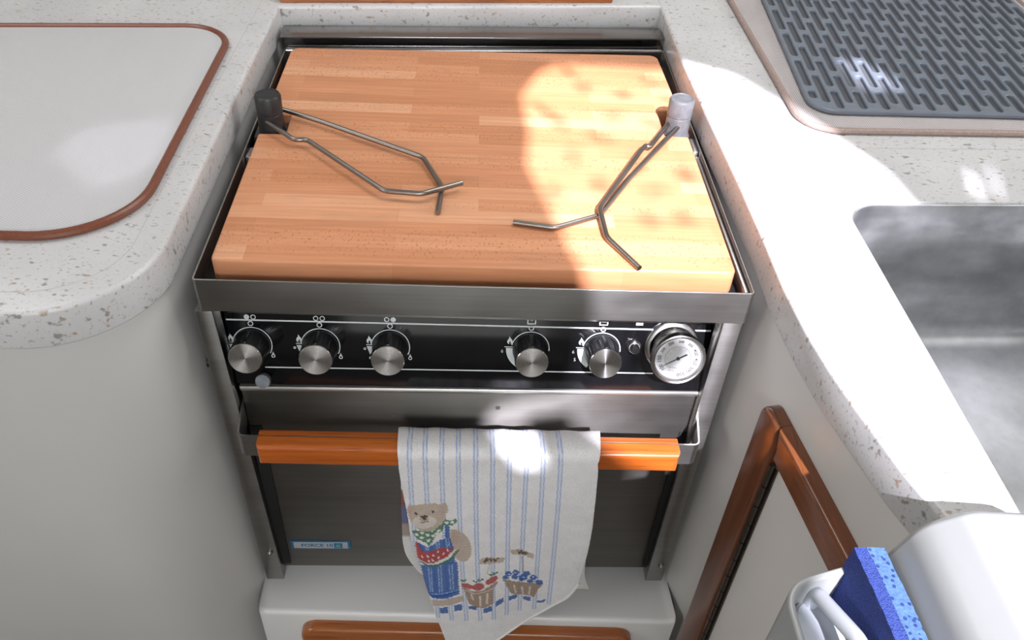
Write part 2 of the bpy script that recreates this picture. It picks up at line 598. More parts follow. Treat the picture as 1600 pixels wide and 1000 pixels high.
# slats added to weaken the sun patch on the left placemat
bm = bmesh.new()
vx0, vy0 = ceil_pt(-0.415, 0.100)
for k in range(28):
    box(bm, vx0, vx0 + 0.11, vy0 + k * 0.006, vy0 + k * 0.006 + 0.0051, 1.0790, 1.0795)
struct(obj('dimming_slats', bm, M_ceil))
for nm, b in (('wall_left', (-1.82, -1.8, -2.2, 1.2)), ('wall_right', (1.7, 1.72, -2.2, 1.2)), ('wall_back', (-1.8, 1.7, 1.2, 1.22)), ('wall_front', (-1.8, 1.7, -2.22, -2.2))):
    bm = bmesh.new()
    box(bm, b[0], b[1], b[2], b[3], -0.92, 1.08)
    struct(obj(nm, bm, M_wall))
bm = bmesh.new()
box(bm, -1.8, 1.7, -2.2, 1.2, -0.94, -0.92)
struct(obj('floor', bm, M_floor))

# ------------------------------------------------------------------ galley cabinets
def loft(bm, top, bot, zt, zb, n=10, capit=True):
    rings = []
    for k in range(n + 1):
        t = k / n
        rings.append([bm.verts.new((a[0] * (1 - t) + b[0] * t, a[1] * (1 - t) + b[1] * t, zt * (1 - t) + zb * t)) for a, b in zip(top, bot)])
    N = len(top)
    for A, B in zip(rings[:-1], rings[1:]):
        for i in range(N):
            j = (i + 1) % N
            bm.faces.new([A[i], B[i], B[j], A[j]])
    cap(bm, [top], zt)
    cap(bm, [bot], zb, flip=True)
    bmesh.ops.remove_doubles(bm, verts=bm.verts, dist=2e-6)

ltop = round_poly([(-1.3, -0.078), (-0.2725, -0.078), (-0.2725, 0.60), (-1.3, 0.60)], [0, 0.11, 0, 0], 16)
lbot = round_poly([(-1.3, -0.078), (-0.234, -0.078), (-0.234, 0.60), (-1.3, 0.60)], [0, 0.11, 0, 0], 16)
bm = bmesh.new()
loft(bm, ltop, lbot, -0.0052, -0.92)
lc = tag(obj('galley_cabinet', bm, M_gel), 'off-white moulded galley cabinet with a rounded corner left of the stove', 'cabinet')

rtop = [(1.3, 0.60), (0.272, 0.60), (0.270, 0.02), (0.2735, -0.05), (0.284, -0.13), (0.297, -0.225), (0.3015, -0.2655), (1.3, -0.2655)]
rbot = [(1.3, 0.60), (0.232, 0.60), (0.232, 0.02), (0.2735, -0.05), (0.284, -0.13), (0.297, -0.225), (0.3015, -0.2655), (1.3, -0.2655)]
# hollow where the sink bowl hangs: the body is a shell of panels
bm = bmesh.new()
n = 8
rings = []
for k in range(n + 1):
    t = k / n
    rings.append([bm.verts.new((a[0] * (1 - t) + b[0] * t, a[1] * (1 - t) + b[1] * t, -0.0052 * (1 - t) - 0.92 * t)) for a, b in zip(rtop, rbot)])
for A, B in zip(rings[:-1], rings[1:]):
    for i in range(1, 7):
        bm.faces.new([A[i], A[i + 1], B[i + 1], B[i]])
rc = tag(obj('galley_cabinet', bm, M_gel_lit), 'off-white galley cabinet under the sink with a teak framed door', 'cabinet')

# its teak framed door
ND = Vector((-1, -0.1375, 0)).normalized()          # towards the aisle
TD = Vector((0.1375, -1, 0)).normalized()           # along the face, towards the viewer
FO = Vector((0.2598 + 0.1375 * 0.062, -0.062, 0))
FM = Matrix((TD, Vector((0, 0, 1)), ND)).transposed().to_4x4()
FM.translation = FO
ob = round_poly([(0, -0.80), (0.50, -0.80), (0.50, -0.071), (0, -0.071)], [0.02, 0.02, 0.024, 0.030], 10)
ib = [(0.040, -0.76), (0.46, -0.76), (0.46, -0.107), (0.040, -0.107)]
def frame_piece(name, poly, mt, parent, z0=-0.006, z1=0.008, r=0.005):
    b = bmesh.new()
    slab(b, poly, z0, z1, r)
    bmesh.ops.transform(b, matrix=FM, verts=b.verts)
    return obj(name, b, mt, parent)
# panel of the door, then rail and stile of its frame
bm = bmesh.new()
slab(bm, [(0.036, -0.765), (0.19, -0.765), (0.19, -0.10), (0.036, -0.10)], -0.005, 0.0015, 0.001)
bmesh.ops.transform(bm, matrix=FM, verts=bm.verts)
dr = obj('door', bm, M_gel_lit, rc)
st = round_poly([(0.0, -0.80), (0.040, -0.80), (0.040, -0.107), (0.040, -0.092), (0.034, -0.071), (0.0, -0.071)], [0.004, 0, 0, 0, 0, 0.040], 10)
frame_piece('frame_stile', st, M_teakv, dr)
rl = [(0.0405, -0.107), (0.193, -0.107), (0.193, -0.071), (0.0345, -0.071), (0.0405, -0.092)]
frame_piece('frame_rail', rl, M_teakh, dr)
bm = bmesh.new()
for k in range(22):
    z1 = -0.114 - k * 0.030
    tube(bm, [(0.0425, z1, 0.0045), (0.0425, z1 - 0.0285, 0.0045)], 0.0032, 10)
    box(bm, 0.0415, 0.049, z1 - 0.0295, z1, 0.0015, 0.0028)
bmesh.ops.transform(bm, matrix=FM, verts=bm.verts)
obj('piano_hinge', bm, mk_steel('tarnished hinge', (0.16, 0.14, 0.12), 0.35), dr)

# ------------------------------------------------------------------ ledge under the stove
bm = bmesh.new()
def ledge_row(y, dz, x0, x1, cove=True):
    p = []
    R = 0.010
    for k in range(6):
        a = PI / 2 * k / 5
        p.append((x0 + R * (1 - math.cos(a)) - 0.001, y, LZ + R * (1 - math.sin(a)) + dz))
    for k in range(6):
        a = PI / 2 * (5 - k) / 5
        p.append((x1 - R * (1 - math.cos(a)) + 0.001, y, LZ + R * (1 - math.sin(a)) + dz))
    return p
rows = [ledge_row(0.50, 0, -0.254, 0.255)]
rows.append(ledge_row(0.0, 0, -0.254, 0.255))
for k in range(6):
    a = PI / 2 * k / 5
    r = 0.007
    rows.append([(x, y - (x * 0.026) , z) for x, y, z in ledge_row(-0.0345 - r * math.sin(a), -r * (1 - math.cos(a)), -0.254, 0.258)])
rows.append([(x, y, -0.92) for x, y, z in rows[-1]])
vr = [[bm.verts.new(p) for p in r] for r in rows]
for A, B in zip(vr[:-1], vr[1:]):
    for i in range(len(A) - 1):
        bm.faces.new([A[i], B[i], B[i + 1], A[i + 1]])
struct(obj('trim_1', bm, M_ledge))

# teak framed hatch in the riser under the ledge
ht = thing('locker_hatch', 'teak framed locker hatch set in the riser below the stove ledge', 'hatch', (0.0, -0.05, -0.62))
HM = Matrix(((1, 0, 0, 0.0), (-0.026, 0, -1, -0.0432), (0, 1, 0, -0.627), (0, 0, 0, 1)))
HI = Matrix.Translation((-0.0, 0.05, 0.62))
def hatch(name, poly, mt, z0, z1, r):
    b = bmesh.new()
    slab(b, poly, z0, z1, r)
    bmesh.ops.transform(b, matrix=HI @ HM, verts=b.verts)
    return obj(name, b, mt, ht)
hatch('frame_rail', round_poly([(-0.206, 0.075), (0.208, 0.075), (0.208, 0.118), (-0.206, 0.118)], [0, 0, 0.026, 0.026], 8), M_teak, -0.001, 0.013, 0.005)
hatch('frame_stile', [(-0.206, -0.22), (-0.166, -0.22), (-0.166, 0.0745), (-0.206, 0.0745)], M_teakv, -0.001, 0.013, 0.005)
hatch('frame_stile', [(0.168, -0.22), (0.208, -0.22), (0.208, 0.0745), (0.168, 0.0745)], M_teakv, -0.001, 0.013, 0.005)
hatch('hatch_panel', [(-0.1655, -0.22), (0.1675, -0.22), (0.1675, 0.0745), (-0.1655, 0.0745)], M_ledge, -0.001, 0.004, 0.001)

# ------------------------------------------------------------------ countertop and sink
edge = round_poly([(-1.2, -0.086), (-0.2685, -0.086), (-0.2665, 0.36)], [0, 0.098, 0], 20)
edge += [(-0.2640, 0.534), (0.2535, 0.592), (0.2520, 0.41), (0.2555, 0.26), (0.2590, 0.14), (0.2605, 0.04), (0.2605, -0.03), (0.2640, -0.088), (0.270, -0.132), (0.2775, -0.171), (0.2905, -0.228)]
edge += round_poly([(0.2905, -0.228), (0.304, -0.2705), (0.356, -0.2705)], [0, 0.004, 0], 4)[1:]
edge += [(0.385, -0.33), (1.1, -0.33), (1.1, 1.15), (-1.2, 1.15)]
sk = round_poly([(0.358, -0.30), (0.80, -0.30), (0.80, 0.125), (0.357, 0.104)], [0.03, 0.03, 0.03, 0.036], 10)
bm = bmesh.new()
slab(bm, edge, ZC - 0.038, ZC, 0.0045, holes=[inset(sk, -0.0012)[::-1]], rb=0.002, hr=0.0012)
ct = tag(obj('countertop', bm, M_corian), 'speckled white countertop wrapping around the stove and holding the sink', 'countertop')
# thin glued seams of the built-up edge
bm = bmesh.new()
M_seam = plain('seam line', (0.44, 0.43, 0.42), 0.5, 0, 0.1)
def strip(bm, pts, w, z):
    for a, b in zip(pts[:-1], pts[1:]):
        d = (Vector(b) - Vector(a)).normalized()
        q = Vector((-d.y, d.x)) * w / 2
        A, B = Vector(a), Vector(b)
        bm.faces.new([bm.verts.new((*(p), z)) for p in (A - q, B - q, B + q, A + q)])
for sm, wd in ((inset(edge, 0.026)[:24], 0.0006), ([(0.385, 0.210), (1.05, 0.243)], 0.0012), ([(0.2535, 0.592), (0.2535, 0.66)], 0.0012)):
    bm = bmesh.new()
    strip(bm, sm, wd, ZC + 0.0001)
    obj('seam', bm, M_seam, ct)

bm = bmesh.new()
prof = [(inset(sk, -0.0010), ZC - 0.0030), (inset(sk, -0.0002), ZC - 0.0022), (inset(sk, 0.0010), ZC - 0.0028), (inset(sk, 0.0016), ZC - 0.006), (inset(sk, 0.006), -0.12)]
for k in range(1, 7):
    a = PI / 2 * k / 6
    prof.append((inset(sk, 0.006 + 0.022 * (1 - math.cos(a))), -0.12 - 0.022 * math.sin(a)))
rg = [[bm.verts.new((x, y, z)) for x, y in q] for q, z in prof]
for A, B in zip(rg[:-1], rg[1:]):
    for i in range(len(A)):
        j = (i + 1) % len(A)
        bm.faces.new([A[i], A[j], B[j], B[i]])
cap(bm, [prof[-1][0]], prof[-1][1])
bmesh.ops.remove_doubles(bm, verts=bm.verts, dist=2e-6)
sink = tag(obj('sink', bm, M_sink, None, 50), 'stainless undermount sink bowl at the right edge of the photo', 'sink')

# teak board lying on the counter behind the stove
bm = bmesh.new()
slab(bm, [(-0.2650, 0.5440), (0.1850, 0.5930), (0.1750, 0.685), (-0.2750, 0.635)], ZC, ZC + 0.016, 0.003, rb=0.002)
tag(obj('teak_board', bm, M_teak), 'flat teak board lying on the counter behind the stove', 'board')

# ------------------------------------------------------------------ mats
def placemat(name, outline, th, pr, mt, mp, label, pin=0.0, thread=None):
    b = bmesh.new()
    slab(b, outline, ZC + 0.0002, ZC + th, min(0.002, th * 0.45))
    o = tag(obj(name, b, mt), label, 'placemat')
    b = bmesh.new()
    tube(b, [(x, y, ZC + pr * 0.98) for x, y in inset(outline, pin)], pr, 10, closed=True)
    obj('piping', b, mp, o)
    return o
outL = round_poly([(-0.82, 0.009), (-0.3005, 0.0085), (-0.3035, 0.452), (-0.82, 0.402)], [0.06, 0.082, 0.055, 0.06], 12)
placemat('placemat', outL, 0.005, 0.0042, M_matL, M_pipe, 'white woven placemat edged with brown piping, on the counter left of the stove')
outR = round_poly([(0.357, 0.2405), (0.805, 0.2575), (0.805, 0.74), (0.357, 0.74)], [0.040, 0.04, 0.04, 0.04], 12)
placemat('placemat', outR, 0.0045, 0.0036, M_matR, M_pipe2, 'pale pinkish placemat with faded brown edge, under the grey drying mat')

# silicone drying mat: a base sheet and a slotted top
q4 = [(0.372, 0.274), (0.775, 0.284), (0.788, 0.70), (0.4075, 0.69)]
so4 = round_poly(q4, [0.030, 0.03, 0.03, 0.03], 10)
zm = ZC + 0.0047
bm = bmesh.new()
slab(bm, inset(so4, 0.0015), zm, zm + 0.002, 0.0, mi=1)
ex = (Vector(q4[3]) - Vector(q4[0])); L1 = ex.length; ex.normalize()
eu = (Vector(q4[1]) - Vector(q4[0])); L0 = eu.length; eu.normalize()
O4 = Vector(q4[0])
def inside(p, poly):
    c = False
    for i in range(len(poly)):
        a, b = poly[i - 1], poly[i]
        if (a[1] > p[1]) != (b[1] > p[1]) and p[0] < (b[0] - a[0]) * (p[1] - a[1]) / (b[1] - a[1]) + a[0]:
            c = not c
    return c
lim = inset(so4, 0.0045)
slots = []
per, cs, sw, sl_ = 0.082, 0.0135, 0.0088, 0.071
i = 0
while i * cs < L0 + 0.05:
    for j in range(-1, 7):
        u = 0.0095 + i * cs
        v0 = j * per + (per / 2 if i % 2 else 0) - 0.02
        v1 = v0 + sl_
        # clip the slot to the mat
        step = [v0 + (v1 - v0) * k / 24 for k in range(25)]
        ok = [v for v in step if inside(tuple(O4 + eu * (u - sw / 2) + ex * v), lim) and inside(tuple(O4 + eu * (u + sw / 2) + ex * v), lim)]
        if len(ok) < 4: continue
        a, b = ok[0], ok[-1]
        r = sw / 2
        loop = []
        for k in range(7):
            t = PI * k / 6
            loop.append(O4 + eu * (u + r * math.cos(t)) + ex * (b - r + r * math.sin(t)))
        for k in range(7):
            t = PI + PI * k / 6
            loop.append(O4 + eu * (u + r * math.cos(t)) + ex * (a + r + r * math.sin(t)))
        slots.append([tuple(p) for p in loop][::-1])
    i += 1
slab(bm, so4, zm + 0.002, zm + 0.0062, 0.0018, holes=slots, hr=0.0014, seg=3, mi=0)
tag(obj('drying_mat', bm, [M_sil, M_silbase]), 'grey silicone dish drying mat with rows of slots, top right', 'drying mat')

# ------------------------------------------------------------------ stove
sv = thing('stove', 'stainless gimballed galley stove with five knobs and an oven', 'stove', (0, 0, 0))
# top pan: a folded sheet-metal rim
FLc, FRc, BRc, BLc = (-0.2515, 0.001), (0.2515, -0.0005), (0.2515, 0.521), (-0.2515, 0.482)
orim = round_poly([FLc, FRc, BRc, BLc], 0.004, 4)
irim = inset(orim, 0.0018)
bm = bmesh.new()
slab(bm, orim, -0.0358, 0.0, 0.0004, holes=[irim[::-1]], hr=0.0004)
obj('top_rim', bm, M_steel, sv)
bm = bmesh.new()
slab(bm, inset(orim, 0.0018), -0.024, -0.019)
box(bm, -0.2495, -0.243, 0.30, 0.325, -0.019, -0.003, 0.001)
box(bm, 0.243, 0.2495, 0.255, 0.285, -0.019, -0.003, 0.001, 1)
box(bm, -0.2495, -0.243, 0.215, 0.235, -0.019, -0.004, 0.001, 1)
box(bm, 0.2448, 0.2495, 0.01, 0.25, -0.019, -0.006, 0.001, 1)
obj('cooktop', bm, [M_blacksteel, M_steel], sv)
# rear rail: a bent strip with a bright front lip, then the raised back edge of the pan
bm = bmesh.new()
a0, a1 = Vector((-0.2585, 0.486, 0.0)), Vector((0.2520, 0.5285, 0.0))
u = (a1 - a0).normalized()
w = Vector((-u.y, u.x, 0))
def railbox(bm, d0, d1, z0, z1, bev, s0=0.0, s1=0.0):
    p, q = a0 + u * s0, a1 - u * s1
    hexa(bm, [(*(p + w * d0).xy, z0), (*(q + w * d0).xy, z0), (*(q + w * d1).xy, z0), (*(p + w * d1 + u * 0.002).xy, z0)],
         [(*(p + w * d0).xy, z1), (*(q + w * d0).xy, z1), (*(q + w * d1).xy, z1), (*(p + w * d1 + u * 0.002).xy, z1)], bev)
railbox(bm, 0.0, 0.036, 0.0095, 0.0125, 0.0010)
railbox(bm, 0.030, 0.036, -0.03, 0.0095, 0.001)
obj('back_rail', bm, M_rail, sv)
bm = bmesh.new()
railbox(bm, -0.010, -0.0045, -0.019, -0.0015, 0.001, 0.009, 0.003)
tube(bm, [a0 + u * 0.008 - w * 0.0115 + Vector((0, 0, -0.001)), a1 - u * 0.003 - w * 0.0115 + Vector((0, 0, -0.001))], 0.0018, 8)
railbox(bm, 0.0, 0.003, -0.019, 0.0005, 0.0006, 0.009, 0.003)
obj('pan_lip', bm, M_rail, sv)
# oven body behind the front
bm = bmesh.new()
box(bm, -0.236, 0.236, 0.05, 0.44, -0.478, -0.024)
obj('oven_body', bm, M_blacksteel, sv)
# control panel, leaning back at the top
PT = Vector((0, 0.29037, 0.95691))
PNn = Vector((0, -0.95691, 0.29037))
PO = Vector((0, 0.012, -0.141))
PMx = Matrix((Vector((1, 0, 0)), PT, PNn)).transposed().to_4x4()
PMx.translation = PO
def PP(x, v, h=0.0):
    return PMx @ Vector((x, v, h))
bm = bmesh.new()
hexa(bm, [PP(-0.2365, 0.0, -0.006), PP(0.2345, 0.0, -0.006), PP(0.2345, 0.0, 0), PP(-0.2365, 0.0, 0)],
     [PP(-0.243, 0.092, -0.006), PP(0.236, 0.092, -0.006), PP(0.236, 0.092, 0), PP(-0.243, 0.092, 0)], 0.0006)
cp = obj('control_panel', bm, M_panel, sv)
bm = bmesh.new()
H = 0.0004
def annulus(x, v, r0, r1, a0=0, a1=360, n=28, h=H):
    prev = None
    for k in range(n + 1):
        a = math.radians(a0 + (a1 - a0) * k / n)
        c = (bm.verts.new(PP(x + r0 * math.cos(a), v + r0 * math.sin(a), h)), bm.verts.new(PP(x + r1 * math.cos(a), v + r1 * math.sin(a), h)))
        if prev: bm.faces.new([prev[0], prev[1], c[1], c[0]])
        prev = c
def flat(pts, h=H):
    bm.faces.new([bm.verts.new(PP(x, v, h)) for x, v in pts])
def disc(x, v, r, h=H):
    flat([(x + r * math.cos(2 * PI * k / 20), v + r * math.sin(2 * PI * k / 20)) for k in range(20)], h)
def seg(x0, v0, x1, v1, wd, h=H):
    d = Vector((x1 - x0, v1 - v0)).normalized() * wd / 2
    flat([(x0 + d.y, v0 - d.x), (x1 + d.y, v1 - d.x), (x1 - d.y, v1 + d.x), (x0 - d.y, v0 + d.x)], h)
seg(-0.2405, 0.0703, 0.2325, 0.0690, 0.0016)
seg(-0.207, 0.0193, 0.1800, 0.0203, 0.0013)
KX = [(-0.2175, 0.0437), (-0.1518, 0.0437), (-0.0838, 0.0440), (0.0540, 0.0450), (0.1250, 0.0455)]
def flame(x, v, s):
    o = [(-0.08, 1.15), (0.18, 0.72), (0.46, 0.36), (0.52, 0.0), (0.38, -0.34), (0.14, -0.5), (0.20, -0.18), (0.02, 0.20), (-0.14, -0.15), (-0.10, -0.5), (-0.38, -0.34), (-0.52, 0.0), (-0.42, 0.38), (-0.16, 0.72)]
    flat([(x + a * s, v + b * s) for a, b in o])
for i, (kx, kv) in enumerate(KX):
    annulus(kx, kv + 0.0228, 0.0018, 0.0027)
    if i < 3:
        annulus(kx, kv, 0.0183, 0.0193, -25 if i else -28, 172)
        # burner symbols: filled disc marks the burner, ring the other
        for s, fill in ((-1, i == 0), (1, i == 2)):
            if fill: disc(kx + s * 0.0031, kv + 0.0298, 0.0026)
            else: annulus(kx + s * 0.0031, kv + 0.0298, 0.0017, 0.0026)
        flame(kx - 0.0205, kv + 0.0062, 0.0052)
        seg(kx - 0.0235, kv + 0.0024, kx - 0.0165, kv + 0.0024, 0.0009)
        flat([(kx - 0.0232, kv + 0.0008), (kx - 0.0170, kv + 0.0008), (kx - 0.0185, kv - 0.006), (kx - 0.0200, kv - 0.0085)])
        annulus(kx + 0.0193, kv - 0.0118, 0.0011, 0.0019)
        flat([(kx + 0.0178, kv - 0.0108), (kx + 0.0193, kv - 0.007), (kx + 0.0206, kv - 0.0103), (kx + 0.0193, kv - 0.0098)])
        if i: annulus(kx - 0.0250, kv - 0.0022, 0.0006, 0.0013)
        if i == 2: annulus(kx - 0.0198, kv - 0.0122, 0.0006, 0.0013)
    else:
        annulus(kx, kv, 0.0183, 0.0193, -5, 168)
        flame(kx - 0.0205, kv + 0.0075, 0.0052)
        seg(kx - 0.0255, kv + 0.0020, kx - 0.0165, kv + 0.0020, 0.0009)
        annulus(kx, kv, 0.0120, 0.0240, 178 if i == 3 else 178, 236, 14)
        text_bm('6', 0.005, PMx @ Matrix.Translation((kx - 0.0278, kv - 0.003, H)), bm)
        if i == 4: text_bm('5', 0.005, PMx @ Matrix.Translation((kx - 0.0258, kv - 0.0115, H)), bm)
        # oven and grill symbols
        for q in ((-0.0038, 0.0275, -0.0038, 0.0365), (0.0038, 0.0275, 0.0038, 0.0365), (-0.0042, 0.0275, 0.0042, 0.0275)):
            seg(kx + q[0], kv + q[1], kx + q[2], kv + q[3], 0.0011)
        if i == 3: disc(kx, kv + 0.0325, 0.0016)
        else: seg(kx - 0.0025, kv + 0.0310, kx + 0.0025, kv + 0.0310, 0.0012)
flat([(0.1570, 0.0735), (0.1640, 0.0735), (0.1640, 0.0800), (0.1570, 0.0800)])
obj('panel_markings', bm, M_mark, cp)

bm = bmesh.new()
hexa(bm, [PP(-0.2385, 0.0775, 0), PP(0.2345, 0.0765, 0), PP(0.2345, 0.0765, 0.0012), PP(-0.2385, 0.0775, 0.0012)],
     [PP(-0.2385, 0.0915, 0), PP(0.2345, 0.0915, 0), PP(0.2345, 0.0915, 0.0012), PP(-0.2385, 0.0915, 0.0012)], 0.0003)
obj('panel_trim', bm, M_steel, cp)

# knobs: tapered grip with a pointer ridge and a spun metal cap
def rot_knob(x, v, spin):
    M = PMx @ Matrix.Translation((x, v, 0)) @ Matrix.Rotation(spin, 4, 'Z')
    return M
for i, (kx, kv) in enumerate(KX):
    b = bmesh.new()
    lathe(b, [(0, 0.0006), (0.0172, 0.0006), (0.0176, 0.0015), (0.0176, 0.0045), (0.0168, 0.0058), (0.0163, 0.024), (0.0160, 0.0288), (0.0156, 0.0292), (0, 0.0292)], 48)
    for k in range(24):
        a = 2 * PI * k / 24
        if k == 6: continue
        t = bmesh.new()
        box(t, -0.0007, 0.0007, 0.0158, 0.01665, 0.007, 0.0275, 0.0003, seg=1)
        join(b, t, 0, Matrix.Rotation(a, 4, 'Z'))
    hexa(b, [(-0.0022, 0.012, 0.006), (0.0022, 0.012, 0.006), (0.0018, 0.0188, 0.006), (-0.0018, 0.0188, 0.006)],
         [(-0.0022, 0.012, 0.0288), (0.0022, 0.012, 0.0288), (0.0016, 0.0170, 0.0288), (-0.0016, 0.0170, 0.0288)], 0.0005)
    k = obj('knob', b, M_knob, sv)
    k.matrix_local = rot_knob(kx, kv, 0)
    b = bmesh.new()
    lathe(b, [(0.0157, 0.0288), (0.0157, 0.0299), (0.0152, 0.0304), (0.0, 0.0304)], 64)
    c = obj('knob_cap', b, M_spun, k)
# igniter button
b = bmesh.new()
lathe(b, [(0, 0.0003), (0.0075, 0.0003), (0.0075, 0.002), (0.0066, 0.0038), (0.0055, 0.0046), (0.0046, 0.0046)], 24)
ig = obj('igniter_collar', b, M_steel, sv)
ig.matrix_local = PMx @ Matrix.Translation((0.1572, 0.0508, 0))
b = bmesh.new()
lathe(b, [(0.0047, 0.002), (0.0045, 0.0105), (0.0038, 0.0112), (0, 0.0112)], 24)
obj('button', b, M_knob, ig)
# thermometer
b = bmesh.new()
lathe(b, [(0.0205, 0.0003), (0.0278, 0.0003), (0.0278, 0.0026), (0.0262, 0.0040), (0.0232, 0.0044), (0.0218, 0.003)], 48)
lathe(b, [(0.0212, 0.0015), (0.0212, 0.024), (0.0255, 0.0245)], 48)
th = obj('thermometer', b, M_steel, sv)
th.matrix_local = PMx @ Matrix.Translation((0.1957, 0.0515, 0))
b = bmesh.new()
lathe(b, [(0.0255, 0.0235), (0.0268, 0.0245), (0.0270, 0.0290), (0.0262, 0.0312), (0.0250, 0.0318), (0.0236, 0.0312), (0.0226, 0.0292), (0.0224, 0.0270)], 56)
obj('bezel', b, M_steel, th)
b = bmesh.new()
lathe(b, [(0.0228, 0.0262), (0.0228, 0.0272), (0, 0.0272)], 48)
obj('dial', b, M_dial, th)
b = bmesh.new()
bmO = bm
bm = b
PMs = PMx
PMx = Matrix.Identity(4)
hh = 0.02735
annulus(0, 0, 0.0125, 0.0128, -60, 240, 48, hh)
for k in range(46):
    a = math.radians(215 - 290 * k / 45)
    l = 0.0012 if k % 5 == 0 else 0.0007
    seg(0.0212 * math.cos(a), 0.0212 * math.sin(a), (0.0212 - l) * math.cos(a), (0.0212 - l) * math.sin(a), 0.0002, hh)
for k in range(10):
    a = math.radians(215 - 290 * k / 9)
    M = Matrix.Translation((0.0178 * math.cos(a), 0.0178 * math.sin(a), hh)) @ Matrix.Rotation(a - PI / 2, 4, 'Z')
    text_bm(str(100 + 50 * k), 0.0052 if k in (0, 1, 6, 7, 8, 9) else 0.0038, M, b, bold=0.00010)
    M = Matrix.Translation((0.0103 * math.cos(a), 0.0103 * math.sin(a), hh))
    if k not in (0, 9): text_bm(str(25 * k + 50), 0.0024, M, b, 1)
# a line of script and a smaller line under it
pts = [(-0.0075 + 0.0005 * k, -0.0095 + 0.0007 * math.sin(k * 1.7) - 0.00008 * k) for k in range(17)]
for p, q in zip(pts[:-1], pts[1:]): seg(*p, *q, 0.00022, hh)
seg(-0.0085, -0.0128, -0.0050, -0.0135, 0.0004, hh)
seg(-0.0040, -0.0137, -0.0010, -0.0140, 0.0003, hh)
obj('dial_markings', b, [M_ink, M_inkgrey], th)
b = bmesh.new()
bm = b
a = math.radians(209)
d = Vector((math.cos(a), math.sin(a)))
pq = Vector((-d.y, d.x))
for s0, s1, w0, w1 in ((0, 0.0165, 0.0005, 0.0001), (-0.0095, 0, 0.0008, 0.0006)):
    hexa(b, [(*(d * s0 - pq * w0), 0.0280), (*(d * s1 - pq * w1), 0.0280), (*(d * s1 + pq * w1), 0.0280), (*(d * s0 + pq * w0), 0.0280)],
         [(*(d * s0 - pq * w0), 0.0284), (*(d * s1 - pq * w1), 0.0284), (*(d * s1 + pq * w1), 0.0284), (*(d * s0 + pq * w0), 0.0284)])
lathe(b, [(0.0016, 0.0272), (0.0016, 0.0288), (0, 0.0290)], 16)
obj('needle', b, M_ink, th)
PMx = PMs

# oven door with its bright top lip
bm = bmesh.new()
DX0, DX1 = -0.2350, 0.2345
box(bm, DX0, DX1, 0.014, 0.045, -0.470, -0.150, 0.002)
od_bm = bm
bm = bmesh.new()
hexa(bm, [(DX0, 0.0095, -0.1500), (DX1, 0.0095, -0.1470), (DX1, 0.045, -0.1470), (DX0, 0.045, -0.1500)],
     [(DX0, 0.0105, -0.1435), (DX1, 0.0105, -0.1405), (DX1, 0.045, -0.1405), (DX0, 0.045, -0.1435)], 0.0025)
od = obj('oven_door', od_bm, M_door, sv)
obj('top_lip', bm, mk_steel('painted-lit stainless lip', (0.80, 0.79, 0.77), 0.38, bumpy=0), od)  # paler steel paints the light caught along the lip
# towel bar: steel strap bent around both ends, teak slats either side of it
bm = bmesh.new()
zt0, zt1 = -0.170, -0.175
pl = path_fillet([(DX0 - 0.0008, 0.036, 0), (DX0 - 0.0008, 0.012, 0), (-0.2315, -0.030, 0), (0.2290, -0.030, 0), (DX1 + 0.0008, 0.012, 0), (DX1 + 0.0008, 0.036, 0)], 0.006, 6)
def ztop(x): return zt0 + (zt1 - zt0) * (x + 0.23) / 0.46
rings = []
for i, p in enumerate(pl):
    d = (pl[min(i + 1, len(pl) - 1)] - pl[max(i - 1, 0)]).normalized()
    nn = Vector((-d.y, d.x, 0)) * 0.0009
    zt = ztop(p.x)
    rings.append([bm.verts.new((*(p - nn).xy, zt - 0.030)), bm.verts.new((*(p + nn).xy, zt - 0.030)), bm.verts.new((*(p + nn).xy, zt)), bm.verts.new((*(p - nn).xy, zt))])
for A, B in zip(rings[:-1], rings[1:]):
    for k in range(4):
        bm.faces.new([A[k], B[k], B[(k + 1) % 4], A[(k + 1) % 4]])
bm.faces.new(rings[0]); bm.faces.new(rings[-1][::-1])
obj('handle_strap', bm, M_steel, od)
def slat(y0, y1, top, bot, bev):
    b = bmesh.new()
    x0, x1 = -0.2115, 0.2075
    hexa(b, [(x0, y0, ztop(x0) - bot), (x1, y0, ztop(x1) - bot), (x1, y1, ztop(x1) - bot), (x0, y1, ztop(x0) - bot)],
         [(x0, y0, ztop(x0) + top), (x1, y0, ztop(x1) + top), (x1, y1, ztop(x1) + top), (x0, y1, ztop(x0) + top)])
    bmesh.ops.remove_doubles(b, verts=b.verts, dist=1e-6)
    yo = y0 if abs(y0 + 0.030) > abs(y1 + 0.030) else y1
    ed = [e for e in b.edges if any(abs(v.co.y - yo) < 1e-6 for v in e.verts)]
    ed = [e for e in ed if all(abs(v.co.y - yo) < 1e-6 for v in e.verts) or abs(e.verts[0].co.y - e.verts[1].co.y) < 1e-6]
    bmesh.ops.bevel(b, geom=ed, offset=bev, segments=4, profile=0.5, affect='EDGES')
    return obj('handle_bar', b, M_bar, od)
slat(-0.0460, -0.0309, 0.0006, 0.0262, 0.0055)
slat(-0.0291, -0.0215, 0.0004, 0.0250, 0.0025)
# screws and a catch beside the door
for px_, pz_ in ((-0.0830, -0.186), (0.0250, -0.172)):
    bm = bmesh.new()
    lathe(bm, [(0.0025, 0), (0.0025, 0.0008), (0, 0.001)], 16, Matrix.Translation((px_, 0.0138, pz_)) @ Matrix.Rotation(PI / 2, 4, 'X'))
    obj('screw', bm, M_steel, od)
